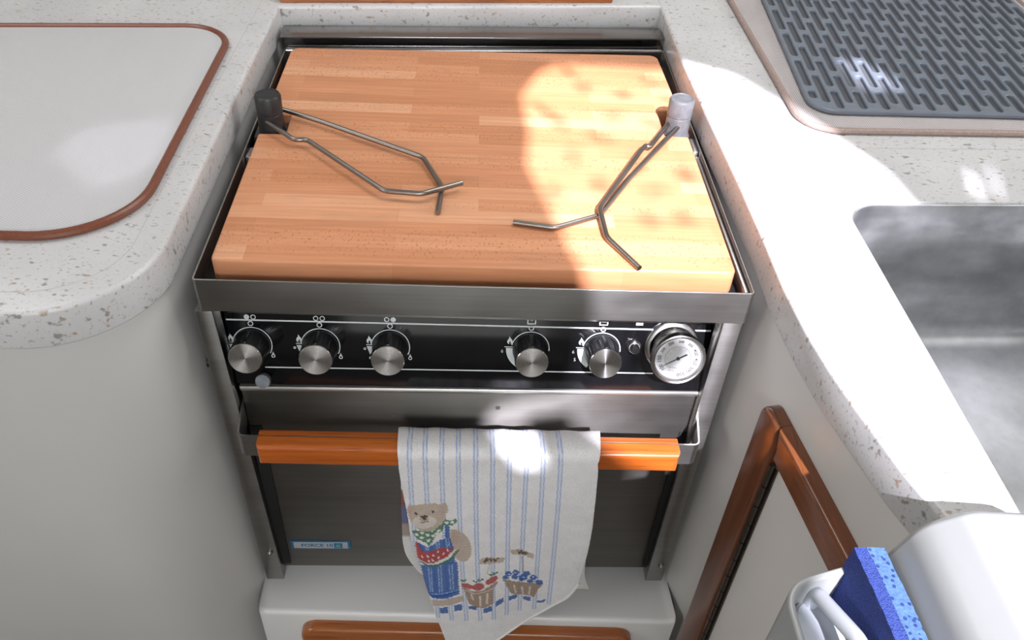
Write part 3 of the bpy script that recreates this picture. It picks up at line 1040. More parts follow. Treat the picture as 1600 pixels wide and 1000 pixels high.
# maker's plate
bm = bmesh.new()
NX, NZ = -0.1805, -0.4225
box(bm, NX - 0.0360, NX + 0.0360, 0.0130, 0.0142, NZ - 0.0078, NZ + 0.0078, 0.0003, 0)
box(bm, NX - 0.0325, NX + 0.0325, 0.0126, 0.0134, NZ - 0.0062, NZ + 0.0062, 0.0001, 1)
np_ = obj('name_plate', bm, [M_blueink, M_plate], sv)
bm = bmesh.new()
RX = Matrix.Rotation(PI / 2, 4, 'X')
text_bm('FORCE 10', 0.0088, Matrix.Translation((NX - 0.0045, 0.0124, NZ)) @ RX, bm, 0, shear=0.0, bold=0.00025)
box(bm, NX + 0.0160, NX + 0.0262, 0.0122, 0.0130, NZ - 0.0050, NZ + 0.0050, 0.0001, 0)
box(bm, NX + 0.0185, NX + 0.0237, 0.0119, 0.0126, NZ - 0.0026, NZ + 0.0026, 0.0001, 1)
obj('lettering', bm, [M_blueink, M_greenink], np_)
# front posts
def post(tx0, tx1, bx0, bx1, zt, zb, sx, sz):
    b = bmesh.new()
    hexa(b, [(bx0, 0.003, zb), (bx1, 0.003, zb), (bx1, 0.022, zb), (bx0, 0.022, zb)],
         [(tx0, 0.003, zt), (tx1, 0.003, zt), (tx1, 0.022, zt), (tx0, 0.022, zt)], 0.0009)
    o = obj('front_post', b, M_steel, sv)
    b = bmesh.new()
    lathe(b, [(0.0042, 0), (0.0042, 0.0012), (0.0034, 0.0035), (0.0018, 0.0048), (0, 0.005)], 16, Matrix.Translation((sx, 0.0032, sz)) @ RX)
    obj('bolt', b, M_steel, o)
post(-0.2565, -0.2405, -0.2515, -0.2300, -0.0385, -0.4825, -0.2400, -0.4225)
post(0.2310, 0.2495, 0.2270, 0.2485, -0.0385, -0.4825, 0.2415, -0.4460)
M_gap_shade = plain('matt black gap shade', (0.006, 0.006, 0.006), 0.8, 0, 0.1)
for gx0, gx1 in ((-0.2345, -0.2215), (0.2222, 0.2345)):  # black strips paint the shade in the gaps beside the door
    bm = bmesh.new()
    box(bm, gx0, gx1, 0.0128, 0.0142, -0.462, -0.205, 0.0003)
    obj('door_gap_shade', bm, M_gap_shade, sv)
# side skins, gimbal pin and a rubber bumper
bm = bmesh.new()
box(bm, -0.2455, -0.2440, 0.022, 0.44, -0.470, -0.040)
obj('side_panel', bm, M_steel, sv)
bm = bmesh.new()
box(bm, 0.2400, 0.2415, 0.022, 0.44, -0.470, -0.040)
obj('side_panel', bm, M_steel, sv)
bm = bmesh.new()
tube(bm, [(-0.2665, 0.030, -0.128), (-0.245, 0.030, -0.128)], 0.0062, 20)
obj('gimbal_pin', bm, M_blacksteel, sv)
bm = bmesh.new()
lathe(bm, [(0, -0.006), (0.0062, -0.006), (0.0076, 0.0), (0.0070, 0.003), (0, 0.004)], 24, Matrix.Translation((-0.2075, 0.0045, -0.1285)) @ Matrix.Rotation(math.radians(65), 4, 'X'))
obj('rubber_bumper', bm, M_bump, sv)

# ------------------------------------------------------------------ cutting board
bo = [(-0.2385, 0.020), (0.2370, 0.020), (0.2385, 0.2695), (0.2115, 0.2705), (0.2115, 0.3320), (0.2390, 0.3335), (0.2355, 0.485), (-0.2395, 0.465),
      (-0.2400, 0.292), (-0.2115, 0.290), (-0.2110, 0.2465), (-0.2395, 0.2455)]
bo = round_poly(bo, [0.007, 0.007, 0.003, 0.002, 0.002, 0.003, 0.012, 0.012, 0.003, 0.002, 0.002, 0.003], 8)
bm = bmesh.new()
slab(bm, bo, -0.0185, 0.008, 0.0030, rb=0.003)
tag(obj('cutting_board', bm, M_board), 'beech butcher block cutting board fitted over the stove top', 'cutting board')

# ------------------------------------------------------------------ pot clamps
def clamp(label, cx, cy, mt, arms, flange):
    r = thing('pot_clamp', label, 'pot clamp', (cx, cy, -0.0185))
    b = bmesh.new()
    T = Matrix.Identity(4)
    lathe(b, [(0, 0.0), (0.0158, 0.0), (0.0158, 0.018), (0.0142, 0.0215), (0.0138, 0.0225), (0.0138, 0.0415), (0.0133, 0.0420), (0.0133, 0.0428), (0.0140, 0.0435), (0.0143, 0.0605), (0.0130, 0.0630), (0.0118, 0.0635), (0.0112, 0.0628), (0, 0.0628)], 40)
    obj('post', b, mt, r)
    if flange:
        b = bmesh.new()
        box(b, -0.0180, 0.0170, -0.0155, 0.0155, 0.002, 0.020, 0.003)
        obj('foot', b, mt, r)
    for pts in arms:
        b = bmesh.new()
        q = path_fillet([Vector(p) - Vector((cx, cy, -0.0185)) for p in pts], 0.006, 6)
        tube(b, q, 0.00265, 12)
        obj('arm', b, M_wire, r)
zb = 0.0112
clamp('pot clamp with a black post at the left edge of the board, arms crossed', -0.2285, 0.2645, M_rubber, [
    [(-0.2200, 0.2850, 0.016), (-0.175, 0.263, 0.0150), (-0.0590, 0.1965, 0.0135), (-0.0370, 0.1440, 0.0112), (-0.0395, 0.0985, 0.0110)],
    [(-0.2300, 0.2525, 0.0175), (-0.1950, 0.2180, 0.0165), (-0.1830, 0.2200, 0.0165), (-0.0930, 0.1255, 0.0165), (-0.0560, 0.1215, 0.0170), (-0.0170, 0.1440, 0.0168)]], True)
clamp('pot clamp with a grey post at the right edge of the board, arms folded', 0.2280, 0.2895, M_greyplastic, [
    [(0.2170, 0.2860, 0.0150), (0.1865, 0.2310, 0.0145), (0.1820, 0.2320, 0.0160), (0.1750, 0.2200, 0.0165), (0.1180, 0.1065, 0.0165), (0.1205, 0.0625, 0.0135), (0.1460, 0.0190, 0.0113)],
    [(0.2375, 0.2955, 0.0150), (0.1550, 0.1670, 0.0125), (0.1190, 0.1030, 0.0112), (0.1130, 0.0990, 0.0112), (0.0730, 0.0785, 0.0112), (0.0330, 0.0860, 0.0112)]], False)
PRINT=[('b',[(-447,-4385),(-412,-4412),(-409,-4467),(-433,-4439)]),
('b',[(-333,-4398),(-240,-4335),(-232,-4474),(-329,-4521)]),
('b',[(-169,-4315),(-72,-4282),(-67,-4410),(-163,-4438)]),
('b',[(3,-4328),(96,-4314),(105,-4409),(7,-4382)]),
('b',[(177,-4381),(275,-4312),(286,-4421),(182,-4472)]),
('b',[(316,-4225),(405,-4151),(414,-4242),(325,-4335)]),
('b',[(462,-4133),(562,-4096),(569,-4177),(472,-4224)]),
('b',[(627,-4150),(727,-4185),(730,-4277),(644,-4232)]),
('b',[(803,-4268),(848,-4276),(914,-4234),(890,-4313),(812,-4323)]),
('t',[(-1,-3098),(14,-3195),(14,-3289),(1,-3369),(-27,-3425),(-63,-3450),(-106,-3440),(-147,-3396),(-184,-3325),(-210,-3235),(-224,-3138),(-223,-3046),(-208,-2969),(-181,-2917),(-145,-2894),(-105,-2903),(-64,-2944),(-28,-3011)]),
('t',[(-219,-2852),(-116,-2873),(-138,-3144),(-218,-3099)]),
('t',[(-432,-4263),(-269,-4203),(-72,-4115),(-42,-4207),(-155,-4288),(-411,-4384)]),
('r',[(-597,-3104),(-558,-3103),(-495,-3287),(-538,-3477),(-583,-3382)]),
('b',[(-571,-3103),(-455,-3194),(-336,-3055),(-225,-3008),(-178,-3190),(-162,-3473),(-499,-3525),(-542,-3311)]),
('b',[(-546,-3550),(-135,-3449),(-112,-4023),(-269,-4142),(-424,-4204),(-486,-4078)]),
('b',[(-451,-4109),(-108,-3992),(-107,-4089),(-269,-4187),(-431,-4210)]),
('b',[(-277,-2744),(-230,-2787),(-218,-3076),(-277,-3054)]),
('l',[(-460,-3574),(-441,-4079),(-433,-4077),(-452,-3573)]),
('l',[(-432,-3574),(-416,-4078),(-408,-4077),(-424,-3572)]),
('l',[(-355,-3536),(-336,-4065),(-328,-4063),(-347,-3535)]),
('l',[(-325,-3524),(-308,-4051),(-300,-4050),(-317,-3523)]),
('l',[(-233,-3511),(-210,-4012),(-202,-4010),(-225,-3510)]),
('l',[(-199,-3498),(-181,-3998),(-173,-3997),(-191,-3497)]),
('l',[(-485,-3172),(-479,-3264),(-471,-3263),(-477,-3170)]),
('l',[(-461,-3195),(-457,-3253),(-449,-3250),(-453,-3193)]),
('l',[(-372,-3079),(-366,-3216),(-359,-3215),(-364,-3077)]),
('l',[(-346,-3067),(-340,-3204),(-332,-3203),(-338,-3066)]),
('l',[(-268,-3021),(-254,-3192),(-246,-3190),(-260,-3019)]),
('l',[(-242,-3021),(-228,-3180),(-220,-3178),(-234,-3019)]),
('l',[(-430,-4137),(-268,-4078),(-269,-4065),(-431,-4124)]),
('l',[(-268,-4078),(-111,-4004),(-113,-3991),(-270,-4065)]),
('t',[(-575,-2535),(-578,-2565),(-587,-2592),(-600,-2612),(-616,-2623),(-633,-2623),(-648,-2613),(-660,-2593),(-668,-2567),(-670,-2537),(-666,-2507),(-657,-2480),(-644,-2460),(-628,-2450),(-612,-2450),(-597,-2460),(-585,-2479),(-577,-2505)]),
('t',[(-242,-2509),(-245,-2541),(-253,-2570),(-266,-2591),(-281,-2603),(-298,-2603),(-314,-2592),(-327,-2571),(-335,-2543),(-337,-2511),(-335,-2478),(-326,-2450),(-314,-2429),(-298,-2418),(-282,-2418),(-266,-2428),(-253,-2449),(-245,-2477)]),
('t',[(-660,-2557),(-608,-2463),(-495,-2434),(-383,-2424),(-302,-2458),(-265,-2551),(-277,-2679),(-335,-2810),(-438,-2904),(-541,-2879),(-616,-2792),(-651,-2685)]),
('T',[(-363,-2719),(-369,-2758),(-391,-2795),(-425,-2825),(-468,-2844),(-514,-2850),(-557,-2843),(-593,-2822),(-616,-2791),(-625,-2754),(-618,-2714),(-596,-2678),(-561,-2648),(-519,-2630),(-474,-2624),(-431,-2631),(-396,-2651),(-372,-2682)]),
('t',[(-442,-2671),(-445,-2693),(-454,-2712),(-468,-2727),(-485,-2735),(-503,-2735),(-519,-2728),(-532,-2714),(-541,-2694),(-543,-2672),(-540,-2650),(-531,-2631),(-517,-2617),(-501,-2609),(-483,-2608),(-467,-2616),(-453,-2630),(-445,-2649)]),
('k',[(-536,-2634),(-496,-2620),(-454,-2618),(-467,-2671),(-490,-2708),(-509,-2672)]),
('k',[(-493,-2694),(-491,-2743),(-484,-2742),(-485,-2692)]),
('k',[(-529,-2735),(-508,-2752),(-505,-2742),(-527,-2725)]),
('k',[(-506,-2752),(-484,-2743),(-486,-2733),(-507,-2742)]),
('k',[(-484,-2743),(-445,-2712),(-448,-2703),(-486,-2733)]),
('k',[(-560,-2594),(-561,-2601),(-564,-2608),(-568,-2612),(-574,-2615),(-579,-2615),(-585,-2613),(-589,-2608),(-591,-2602),(-592,-2594),(-591,-2587),(-588,-2581),(-584,-2576),(-578,-2573),(-573,-2573),(-567,-2576),(-563,-2580),(-560,-2587)]),
('k',[(-383,-2557),(-384,-2565),(-387,-2571),(-391,-2576),(-397,-2578),(-402,-2578),(-408,-2576),(-412,-2571),(-415,-2565),(-416,-2558),(-415,-2551),(-412,-2544),(-407,-2540),(-402,-2537),(-396,-2537),(-391,-2539),(-387,-2544),(-384,-2550)]),
('g',[(-631,-2902),(-528,-2890),(-412,-2903),(-335,-2799),(-277,-2739),(-296,-2875),(-374,-2988),(-441,-3159),(-486,-3102),(-583,-3035)]),
('g',[(-309,-2755),(-271,-2683),(-220,-2704),(-150,-2667),(-149,-2742),(-206,-2791),(-271,-2792)]),
('w',[(-553,-2958),(-554,-2967),(-556,-2975),(-561,-2983),(-568,-2990),(-575,-2993),(-583,-2994),(-589,-2991),(-594,-2986),(-596,-2978),(-596,-2969),(-593,-2960),(-588,-2952),(-582,-2946),(-574,-2943),(-567,-2942),(-561,-2945),(-556,-2950)]),
('w',[(-495,-2917),(-495,-2926),(-497,-2934),(-502,-2942),(-509,-2949),(-516,-2952),(-524,-2953),(-530,-2950),(-535,-2945),(-537,-2937),(-537,-2928),(-534,-2920),(-529,-2912),(-523,-2906),(-516,-2902),(-508,-2902),(-502,-2904),(-497,-2910)]),
('w',[(-502,-3006),(-503,-3015),(-505,-3024),(-510,-3032),(-517,-3038),(-524,-3042),(-532,-3042),(-538,-3040),(-543,-3034),(-545,-3027),(-545,-3018),(-543,-3009),(-538,-3001),(-531,-2995),(-523,-2991),(-516,-2991),(-510,-2994),(-505,-2999)]),
('w',[(-437,-2952),(-437,-2961),(-440,-2969),(-445,-2977),(-451,-2984),(-459,-2987),(-466,-2988),(-473,-2985),(-477,-2980),(-480,-2972),(-480,-2963),(-477,-2954),(-472,-2946),(-465,-2940),(-458,-2937),(-451,-2936),(-444,-2939),(-439,-2944)]),
('w',[(-429,-3051),(-429,-3059),(-432,-3068),(-437,-3077),(-443,-3083),(-451,-3086),(-458,-3087),(-465,-3084),(-469,-3079),(-472,-3071),(-472,-3062),(-469,-3053),(-464,-3045),(-457,-3039),(-450,-3035),(-443,-3035),(-436,-3038),(-431,-3043)]),
('w',[(-379,-2967),(-379,-2975),(-381,-2984),(-386,-2992),(-393,-2998),(-400,-3002),(-408,-3003),(-414,-3000),(-419,-2994),(-422,-2987),(-421,-2978),(-419,-2969),(-414,-2961),(-407,-2955),(-400,-2952),(-392,-2951),(-386,-2954),(-381,-2959)]),
('w',[(-320,-2877),(-320,-2886),(-323,-2894),(-328,-2902),(-334,-2908),(-342,-2912),(-349,-2912),(-355,-2910),(-360,-2904),(-363,-2897),(-363,-2888),(-360,-2880),(-355,-2872),(-349,-2866),(-341,-2862),(-334,-2862),(-327,-2864),(-323,-2870)]),
('w',[(-340,-2933),(-340,-2941),(-342,-2950),(-347,-2958),(-354,-2964),(-361,-2968),(-369,-2968),(-375,-2966),(-380,-2960),(-382,-2953),(-382,-2944),(-380,-2935),(-375,-2927),(-368,-2921),(-361,-2918),(-353,-2917),(-347,-2920),(-342,-2925)]),
('w',[(-237,-2734),(-237,-2742),(-239,-2751),(-244,-2759),(-251,-2764),(-258,-2768),(-265,-2768),(-272,-2766),(-276,-2761),(-279,-2753),(-279,-2745),(-276,-2736),(-272,-2729),(-265,-2723),(-258,-2719),(-251,-2719),(-244,-2721),(-239,-2726)]),
('w',[(-180,-2722),(-180,-2731),(-182,-2739),(-187,-2747),(-193,-2753),(-200,-2756),(-208,-2757),(-214,-2754),(-219,-2749),(-221,-2742),(-221,-2733),(-219,-2725),(-214,-2717),(-208,-2711),(-201,-2708),(-193,-2707),(-187,-2710),(-182,-2715)]),
('g',[(-565,-3478),(-459,-3561),(-337,-3536),(-216,-3438),(-124,-3259),(-118,-3224),(-164,-3237),(-230,-3378),(-404,-3500)]),
('w',[(-565,-3442),(-472,-3525),(-350,-3500),(-230,-3402),(-151,-3236),(-171,-3225),(-270,-3379),(-431,-3496)]),
('r',[(-584,-3103),(-534,-3241),(-489,-3299),(-402,-3239),(-310,-3192),(-171,-3218),(-256,-3367),(-404,-3488),(-485,-3501),(-551,-3442)]),
('w',[(-513,-3382),(-514,-3390),(-516,-3397),(-518,-3402),(-522,-3405),(-526,-3405),(-529,-3402),(-532,-3397),(-534,-3390),(-534,-3382),(-533,-3374),(-531,-3367),(-528,-3361),(-525,-3358),(-521,-3358),(-518,-3361),(-515,-3366),(-513,-3373)]),
('w',[(-452,-3357),(-453,-3365),(-455,-3372),(-458,-3378),(-462,-3381),(-465,-3381),(-469,-3378),(-472,-3373),(-473,-3366),(-474,-3357),(-473,-3349),(-471,-3342),(-468,-3337),(-465,-3334),(-461,-3334),(-458,-3337),(-455,-3342),(-453,-3349)]),
('w',[(-440,-3448),(-441,-3456),(-443,-3463),(-446,-3468),(-449,-3471),(-453,-3471),(-456,-3468),(-459,-3463),(-461,-3456),(-462,-3448),(-461,-3440),(-459,-3432),(-456,-3427),(-452,-3424),(-449,-3424),(-445,-3427),(-442,-3432),(-441,-3439)]),
('w',[(-392,-3333),(-393,-3341),(-395,-3348),(-398,-3353),(-401,-3356),(-405,-3356),(-408,-3354),(-411,-3348),(-413,-3341),(-414,-3333),(-413,-3325),(-411,-3318),(-408,-3313),(-405,-3310),(-401,-3310),(-398,-3313),(-395,-3318),(-393,-3325)]),
('w',[(-339,-3262),(-340,-3270),(-341,-3277),(-344,-3282),(-348,-3285),(-351,-3285),(-355,-3282),(-358,-3277),(-359,-3270),(-360,-3262),(-359,-3254),(-357,-3247),(-355,-3242),(-351,-3239),(-348,-3239),(-344,-3242),(-341,-3247),(-339,-3254)]),
('w',[(-333,-3380),(-333,-3388),(-335,-3395),(-338,-3400),(-341,-3403),(-345,-3403),(-349,-3400),(-352,-3395),(-353,-3388),(-354,-3380),(-353,-3372),(-351,-3365),(-349,-3359),(-345,-3356),(-341,-3356),(-338,-3359),(-335,-3364),(-333,-3371)]),
('w',[(-279,-3308),(-280,-3316),(-282,-3323),(-284,-3329),(-288,-3331),(-292,-3331),(-295,-3329),(-298,-3323),(-300,-3316),(-300,-3308),(-300,-3300),(-298,-3293),(-295,-3288),(-292,-3285),(-288,-3285),(-284,-3288),(-282,-3293),(-280,-3300)]),
('w',[(-233,-3237),(-233,-3245),(-235,-3252),(-238,-3258),(-242,-3260),(-245,-3261),(-249,-3258),(-252,-3253),(-253,-3246),(-254,-3238),(-253,-3230),(-252,-3223),(-249,-3217),(-245,-3215),(-242,-3215),(-238,-3217),(-235,-3222),(-234,-3229)]),
('w',[(-400,-3428),(-400,-3436),(-402,-3443),(-405,-3449),(-409,-3452),(-413,-3452),(-416,-3449),(-419,-3444),(-421,-3436),(-421,-3428),(-420,-3420),(-419,-3413),(-416,-3407),(-412,-3405),(-408,-3405),(-405,-3407),(-402,-3413),(-400,-3420)]),
('r',[(-567,-3574),(-542,-3672),(-485,-4026),(-506,-4000),(-556,-3722)]),
('n',[(-88,-3914),(-39,-3967),(48,-4019),(144,-4018),(255,-3894),(327,-3806),(321,-3876),(285,-3946),(293,-4271),(193,-4364),(85,-4346),(5,-4273),(-43,-4038)]),
('T',[(20,-4078),(42,-4205),(62,-4194),(40,-4067)]),
('T',[(121,-4109),(132,-4328),(154,-4326),(143,-4107)]),
('T',[(207,-4052),(204,-4270),(226,-4273),(228,-4055)]),
('T',[(-49,-4009),(77,-4079),(79,-4066),(-47,-3995)]),
('T',[(79,-4079),(184,-4043),(182,-4029),(77,-4065)]),
('T',[(185,-4042),(297,-3953),(293,-3940),(181,-4029)]),
('r',[(54,-3949),(49,-3964),(35,-3974),(15,-3978),(-9,-3975),(-33,-3965),(-55,-3951),(-73,-3933),(-84,-3914),(-86,-3896),(-81,-3881),(-67,-3871),(-47,-3868),(-24,-3871),(1,-3880),(23,-3894),(41,-3912),(52,-3931)]),
('r',[(178,-3907),(177,-3933),(167,-3959),(151,-3982),(129,-3998),(105,-4006),(81,-4005),(60,-3995),(45,-3977),(38,-3954),(39,-3927),(49,-3902),(65,-3879),(87,-3863),(111,-3855),(135,-3856),(156,-3866),(170,-3883)]),
('r',[(324,-3729),(326,-3751),(320,-3779),(305,-3810),(285,-3839),(261,-3863),(237,-3880),(214,-3886),(197,-3882),(187,-3868),(185,-3846),(192,-3817),(206,-3787),(227,-3758),(250,-3734),(275,-3718),(297,-3711),(314,-3715)]),
('g',[(-102,-3803),(-63,-3842),(-58,-3822),(-96,-3783)]),
('g',[(-57,-3841),(-24,-3796),(-32,-3778),(-64,-3823)]),
('g',[(-66,-3849),(-46,-3797),(-54,-3787),(-74,-3839)]),
('g',[(40,-3819),(79,-3858),(85,-3838),(46,-3799)]),
('g',[(86,-3857),(118,-3812),(110,-3794),(78,-3839)]),
('g',[(77,-3866),(96,-3813),(88,-3803),(69,-3855)]),
('g',[(91,-3784),(130,-3823),(136,-3803),(97,-3764)]),
('g',[(137,-3822),(169,-3777),(161,-3759),(129,-3804)]),
('g',[(128,-3830),(147,-3778),(139,-3768),(120,-3820)]),
('g',[(211,-3680),(250,-3719),(255,-3699),(216,-3661)]),
('g',[(256,-3718),(288,-3673),(280,-3656),(248,-3700)]),
('g',[(247,-3726),(266,-3675),(258,-3665),(240,-3716)]),
('g',[(252,-3645),(291,-3684),(296,-3665),(257,-3626)]),
('g',[(297,-3683),(328,-3639),(320,-3621),(289,-3666)]),
('g',[(289,-3692),(307,-3640),(299,-3631),(281,-3682)]),
('n',[(373,-3763),(441,-3805),(577,-3856),(713,-3890),(850,-3915),(835,-3977),(804,-4013),(773,-4194),(632,-4122),(494,-4087),(427,-3910)]),
('T',[(505,-3914),(538,-4073),(554,-4065),(521,-3905)]),
('T',[(598,-3947),(622,-4107),(639,-4102),(615,-3941)]),
('T',[(695,-3958),(692,-4138),(710,-4142),(712,-3963)]),
('b',[(446,-3758),(443,-3769),(436,-3777),(426,-3781),(414,-3781),(401,-3776),(390,-3768),(381,-3757),(375,-3744),(374,-3732),(377,-3721),(384,-3714),(394,-3710),(406,-3710),(418,-3714),(430,-3723),(439,-3734),(444,-3746)]),
('b',[(479,-3691),(475,-3707),(468,-3720),(456,-3727),(443,-3728),(429,-3723),(417,-3713),(407,-3698),(401,-3680),(400,-3662),(404,-3646),(411,-3633),(423,-3626),(436,-3625),(449,-3630),(462,-3641),(472,-3656),(478,-3673)]),
('b',[(563,-3673),(559,-3691),(551,-3704),(540,-3712),(527,-3714),(513,-3709),(501,-3698),(491,-3682),(485,-3663),(484,-3644),(487,-3627),(495,-3614),(506,-3606),(520,-3604),(533,-3609),(546,-3620),(555,-3636),(561,-3654)]),
('b',[(552,-3758),(548,-3775),(541,-3788),(530,-3795),(517,-3797),(504,-3792),(492,-3781),(483,-3766),(477,-3748),(476,-3730),(479,-3714),(487,-3701),(498,-3694),(510,-3692),(523,-3697),(535,-3708),(545,-3723),(550,-3740)]),
('b',[(662,-3780),(658,-3799),(648,-3813),(633,-3822),(615,-3822),(597,-3816),(581,-3802),(567,-3784),(559,-3763),(557,-3741),(562,-3722),(572,-3708),(586,-3700),(604,-3699),(622,-3706),(638,-3719),(652,-3737),(660,-3759)]),
('b',[(690,-3707),(687,-3722),(679,-3734),(667,-3740),(653,-3741),(638,-3735),(624,-3724),(614,-3710),(607,-3693),(605,-3676),(609,-3661),(617,-3650),(629,-3644),(643,-3643),(658,-3648),(671,-3659),(682,-3674),(689,-3690)]),
('b',[(622,-3815),(619,-3826),(614,-3834),(606,-3839),(596,-3839),(586,-3836),(577,-3828),(570,-3818),(566,-3806),(565,-3793),(567,-3782),(573,-3774),(581,-3769),(590,-3769),(600,-3772),(609,-3780),(616,-3790),(621,-3802)]),
('b',[(772,-3793),(769,-3809),(761,-3822),(749,-3829),(734,-3830),(720,-3824),(706,-3813),(695,-3797),(688,-3779),(686,-3761),(690,-3745),(698,-3732),(710,-3725),(724,-3724),(739,-3730),(753,-3741),(764,-3756),(771,-3774)]),
('b',[(739,-3863),(736,-3874),(728,-3883),(716,-3887),(702,-3886),(687,-3881),(673,-3871),(662,-3858),(655,-3844),(653,-3831),(656,-3819),(664,-3810),(676,-3806),(690,-3807),(705,-3812),(719,-3822),(730,-3835),(737,-3849)]),
('b',[(852,-3898),(848,-3914),(839,-3925),(826,-3931),(810,-3931),(793,-3925),(778,-3913),(765,-3898),(758,-3880),(756,-3863),(759,-3848),(768,-3836),(781,-3830),(797,-3830),(814,-3837),(829,-3848),(842,-3863),(850,-3881)]),
('l',[(463,-3693),(462,-3699),(460,-3703),(457,-3707),(453,-3709),(448,-3709),(444,-3707),(440,-3703),(438,-3699),(436,-3694),(437,-3688),(439,-3684),(442,-3680),(447,-3678),(451,-3678),(456,-3680),(459,-3684),(462,-3688)]),
('l',[(532,-3667),(532,-3672),(530,-3677),(526,-3681),(522,-3682),(517,-3682),(513,-3681),(509,-3677),(507,-3673),(506,-3667),(506,-3662),(508,-3658),(512,-3654),(516,-3652),(520,-3652),(525,-3654),(528,-3657),(531,-3662)]),
('l',[(628,-3769),(628,-3774),(626,-3779),(622,-3783),(618,-3784),(613,-3785),(609,-3783),(605,-3779),(603,-3775),(602,-3769),(602,-3764),(604,-3759),(607,-3756),(612,-3754),(616,-3754),(621,-3756),(624,-3759),(627,-3764)]),
('l',[(737,-3768),(737,-3773),(735,-3778),(732,-3782),(727,-3783),(723,-3784),(718,-3782),(714,-3778),(712,-3774),(711,-3768),(711,-3763),(713,-3758),(716,-3755),(721,-3753),(725,-3753),(730,-3755),(733,-3758),(736,-3763)]),
('l',[(582,-3718),(582,-3723),(580,-3728),(576,-3731),(572,-3733),(568,-3733),(563,-3731),(559,-3728),(557,-3723),(556,-3718),(556,-3713),(558,-3708),(562,-3705),(566,-3703),(570,-3703),(575,-3705),(579,-3708),(581,-3713)]),
('l',[(679,-3821),(679,-3826),(677,-3831),(673,-3834),(669,-3836),(664,-3836),(660,-3834),(656,-3831),(653,-3826),(652,-3821),(653,-3815),(655,-3811),(658,-3807),(662,-3805),(667,-3805),(671,-3807),(675,-3811),(678,-3815)]),
('t',[(112,-3397),(170,-3355),(308,-3362),(391,-3361),(368,-3451),(221,-3486),(110,-3487)]),
('k',[(161,-3460),(194,-3370),(184,-3356),(150,-3447)]),
('k',[(183,-3359),(167,-3436),(179,-3445),(195,-3367)]),
('k',[(177,-3450),(239,-3372),(231,-3353),(169,-3431)]),
('k',[(229,-3360),(222,-3442),(235,-3447),(241,-3365)]),
('k',[(233,-3453),(277,-3387),(268,-3370),(224,-3436)]),
('k',[(266,-3379),(268,-3439),(281,-3439),(279,-3378)]),
('k',[(279,-3448),(322,-3375),(313,-3358),(270,-3430)]),
('t',[(216,-3484),(195,-3685),(205,-3689),(226,-3488)]),
('t',[(439,-3223),(539,-3206),(672,-3293),(707,-3325),(699,-3407),(611,-3342),(448,-3295)]),
('k',[(516,-3236),(538,-3300),(550,-3288),(528,-3225)]),
('k',[(551,-3301),(570,-3237),(556,-3223),(537,-3288)]),
('k',[(556,-3231),(565,-3312),(580,-3309),(570,-3228)]),
('k',[(579,-3319),(603,-3262),(590,-3245),(566,-3302)]),
('k',[(589,-3255),(598,-3327),(613,-3324),(604,-3252)]),
('k',[(611,-3335),(636,-3286),(624,-3268),(600,-3317)]),
('n',[(569,-3352),(601,-3650),(613,-3649),(581,-3350)])]
STRIPES=[[(-626,-1291),(-625,-1940),(-609,-2573),(-518,-4474)],[(-476,-1287),(-474,-1937),(-450,-2571),(-352,-4575)],[(-315,-1284),(-310,-1934),(-291,-2568),(-192,-4574)],[(-153,-1280),(-145,-1931),(-125,-2566),(-16,-4573)],[(15,-1277),(26,-1928),(48,-2563),(149,-4572)],[(178,-1273),(191,-1925),(221,-2561),(309,-4542)],[(341,-1270),(362,-1922),(385,-2558),(458,-4468)],[(516,-1266),(528,-1918),(549,-2556),(607,-4395)],[(667,-1262),(693,-1915),(723,-2553),(782,-4394)],[(837,-1259),(872,-1912),(897,-2550),(950,-4293)]]

# ------------------------------------------------------------------ towel
def P_(l): return np.array(l, float)
TL = P_([(-0.0735, -0.178), (-0.0730, -0.194), (-0.070, -0.230), (-0.067, -0.257), (-0.064, -0.303), (-0.058, -0.340), (-0.049, -0.398), (-0.039, -0.455), (-0.025, -0.520)])
TR = P_([(0.1235, -0.180), (0.125, -0.191), (0.127, -0.232), (0.129, -0.277), (0.129, -0.310), (0.1285, -0.325), (0.127, -0.350), (0.1255, -0.370), (0.125, -0.383)])
TB = P_([(-0.025, -0.520), (-0.008, -0.5285), (0.024, -0.520), (0.054, -0.486), (0.091, -0.449), (0.115, -0.417), (0.125, -0.383)])
def resample(c, n):
    d = np.concatenate([[0], np.cumsum(np.hypot(*np.diff(c, axis=0).T))])
    t = np.linspace(0, d[-1], n)
    # smooth the polyline lightly
    o = np.stack([np.interp(t, d, c[:, k]) for k in (0, 1)], -1)
    for _ in range(n // 14):
        o[1:-1] = (o[:-2] + 2 * o[1:-1] + o[2:]) / 4
    return o
NS, NTt = 300, 440
L_, R_, B_ = resample(TL, NTt), resample(TR, NTt), resample(TB, NS)
s = np.linspace(0, 1, NS)[None, :, None]
t = np.linspace(0, 1, NTt)[:, None, None]
T_ = L_[0] * (1 - s[0]) + R_[0] * s[0]
front = (1 - s) * L_[:, None] + s * R_[:, None] + (1 - t) * T_[None] + t * B_[None] - ((1 - s) * (1 - t) * L_[0] + s * (1 - t) * R_[0] + (1 - s) * t * L_[-1] + s * t * R_[-1])
tt = t[:, :, 0]; ss = s[:, :, 0]
yy = -0.0520 - 0.004 * np.minimum(1, tt * 4) + 0.0022 * np.sin(ss * 9 + tt * 2.0) * tt + 0.0030 * np.sin(ss * 4.2 - 0.6) * tt + 0.010 * tt ** 3 * (ss - 0.3) - 0.009 * tt ** 2 - 0.004 * np.exp(-((ss - 0.0) / 0.04) ** 2) * 0
yy = yy + 0.006 * np.exp(-(ss / 0.05) ** 2) * tt
ys = front
F3 = np.stack([ys[..., 0], yy * np.ones((NTt, NS)), ys[..., 1]], -1)
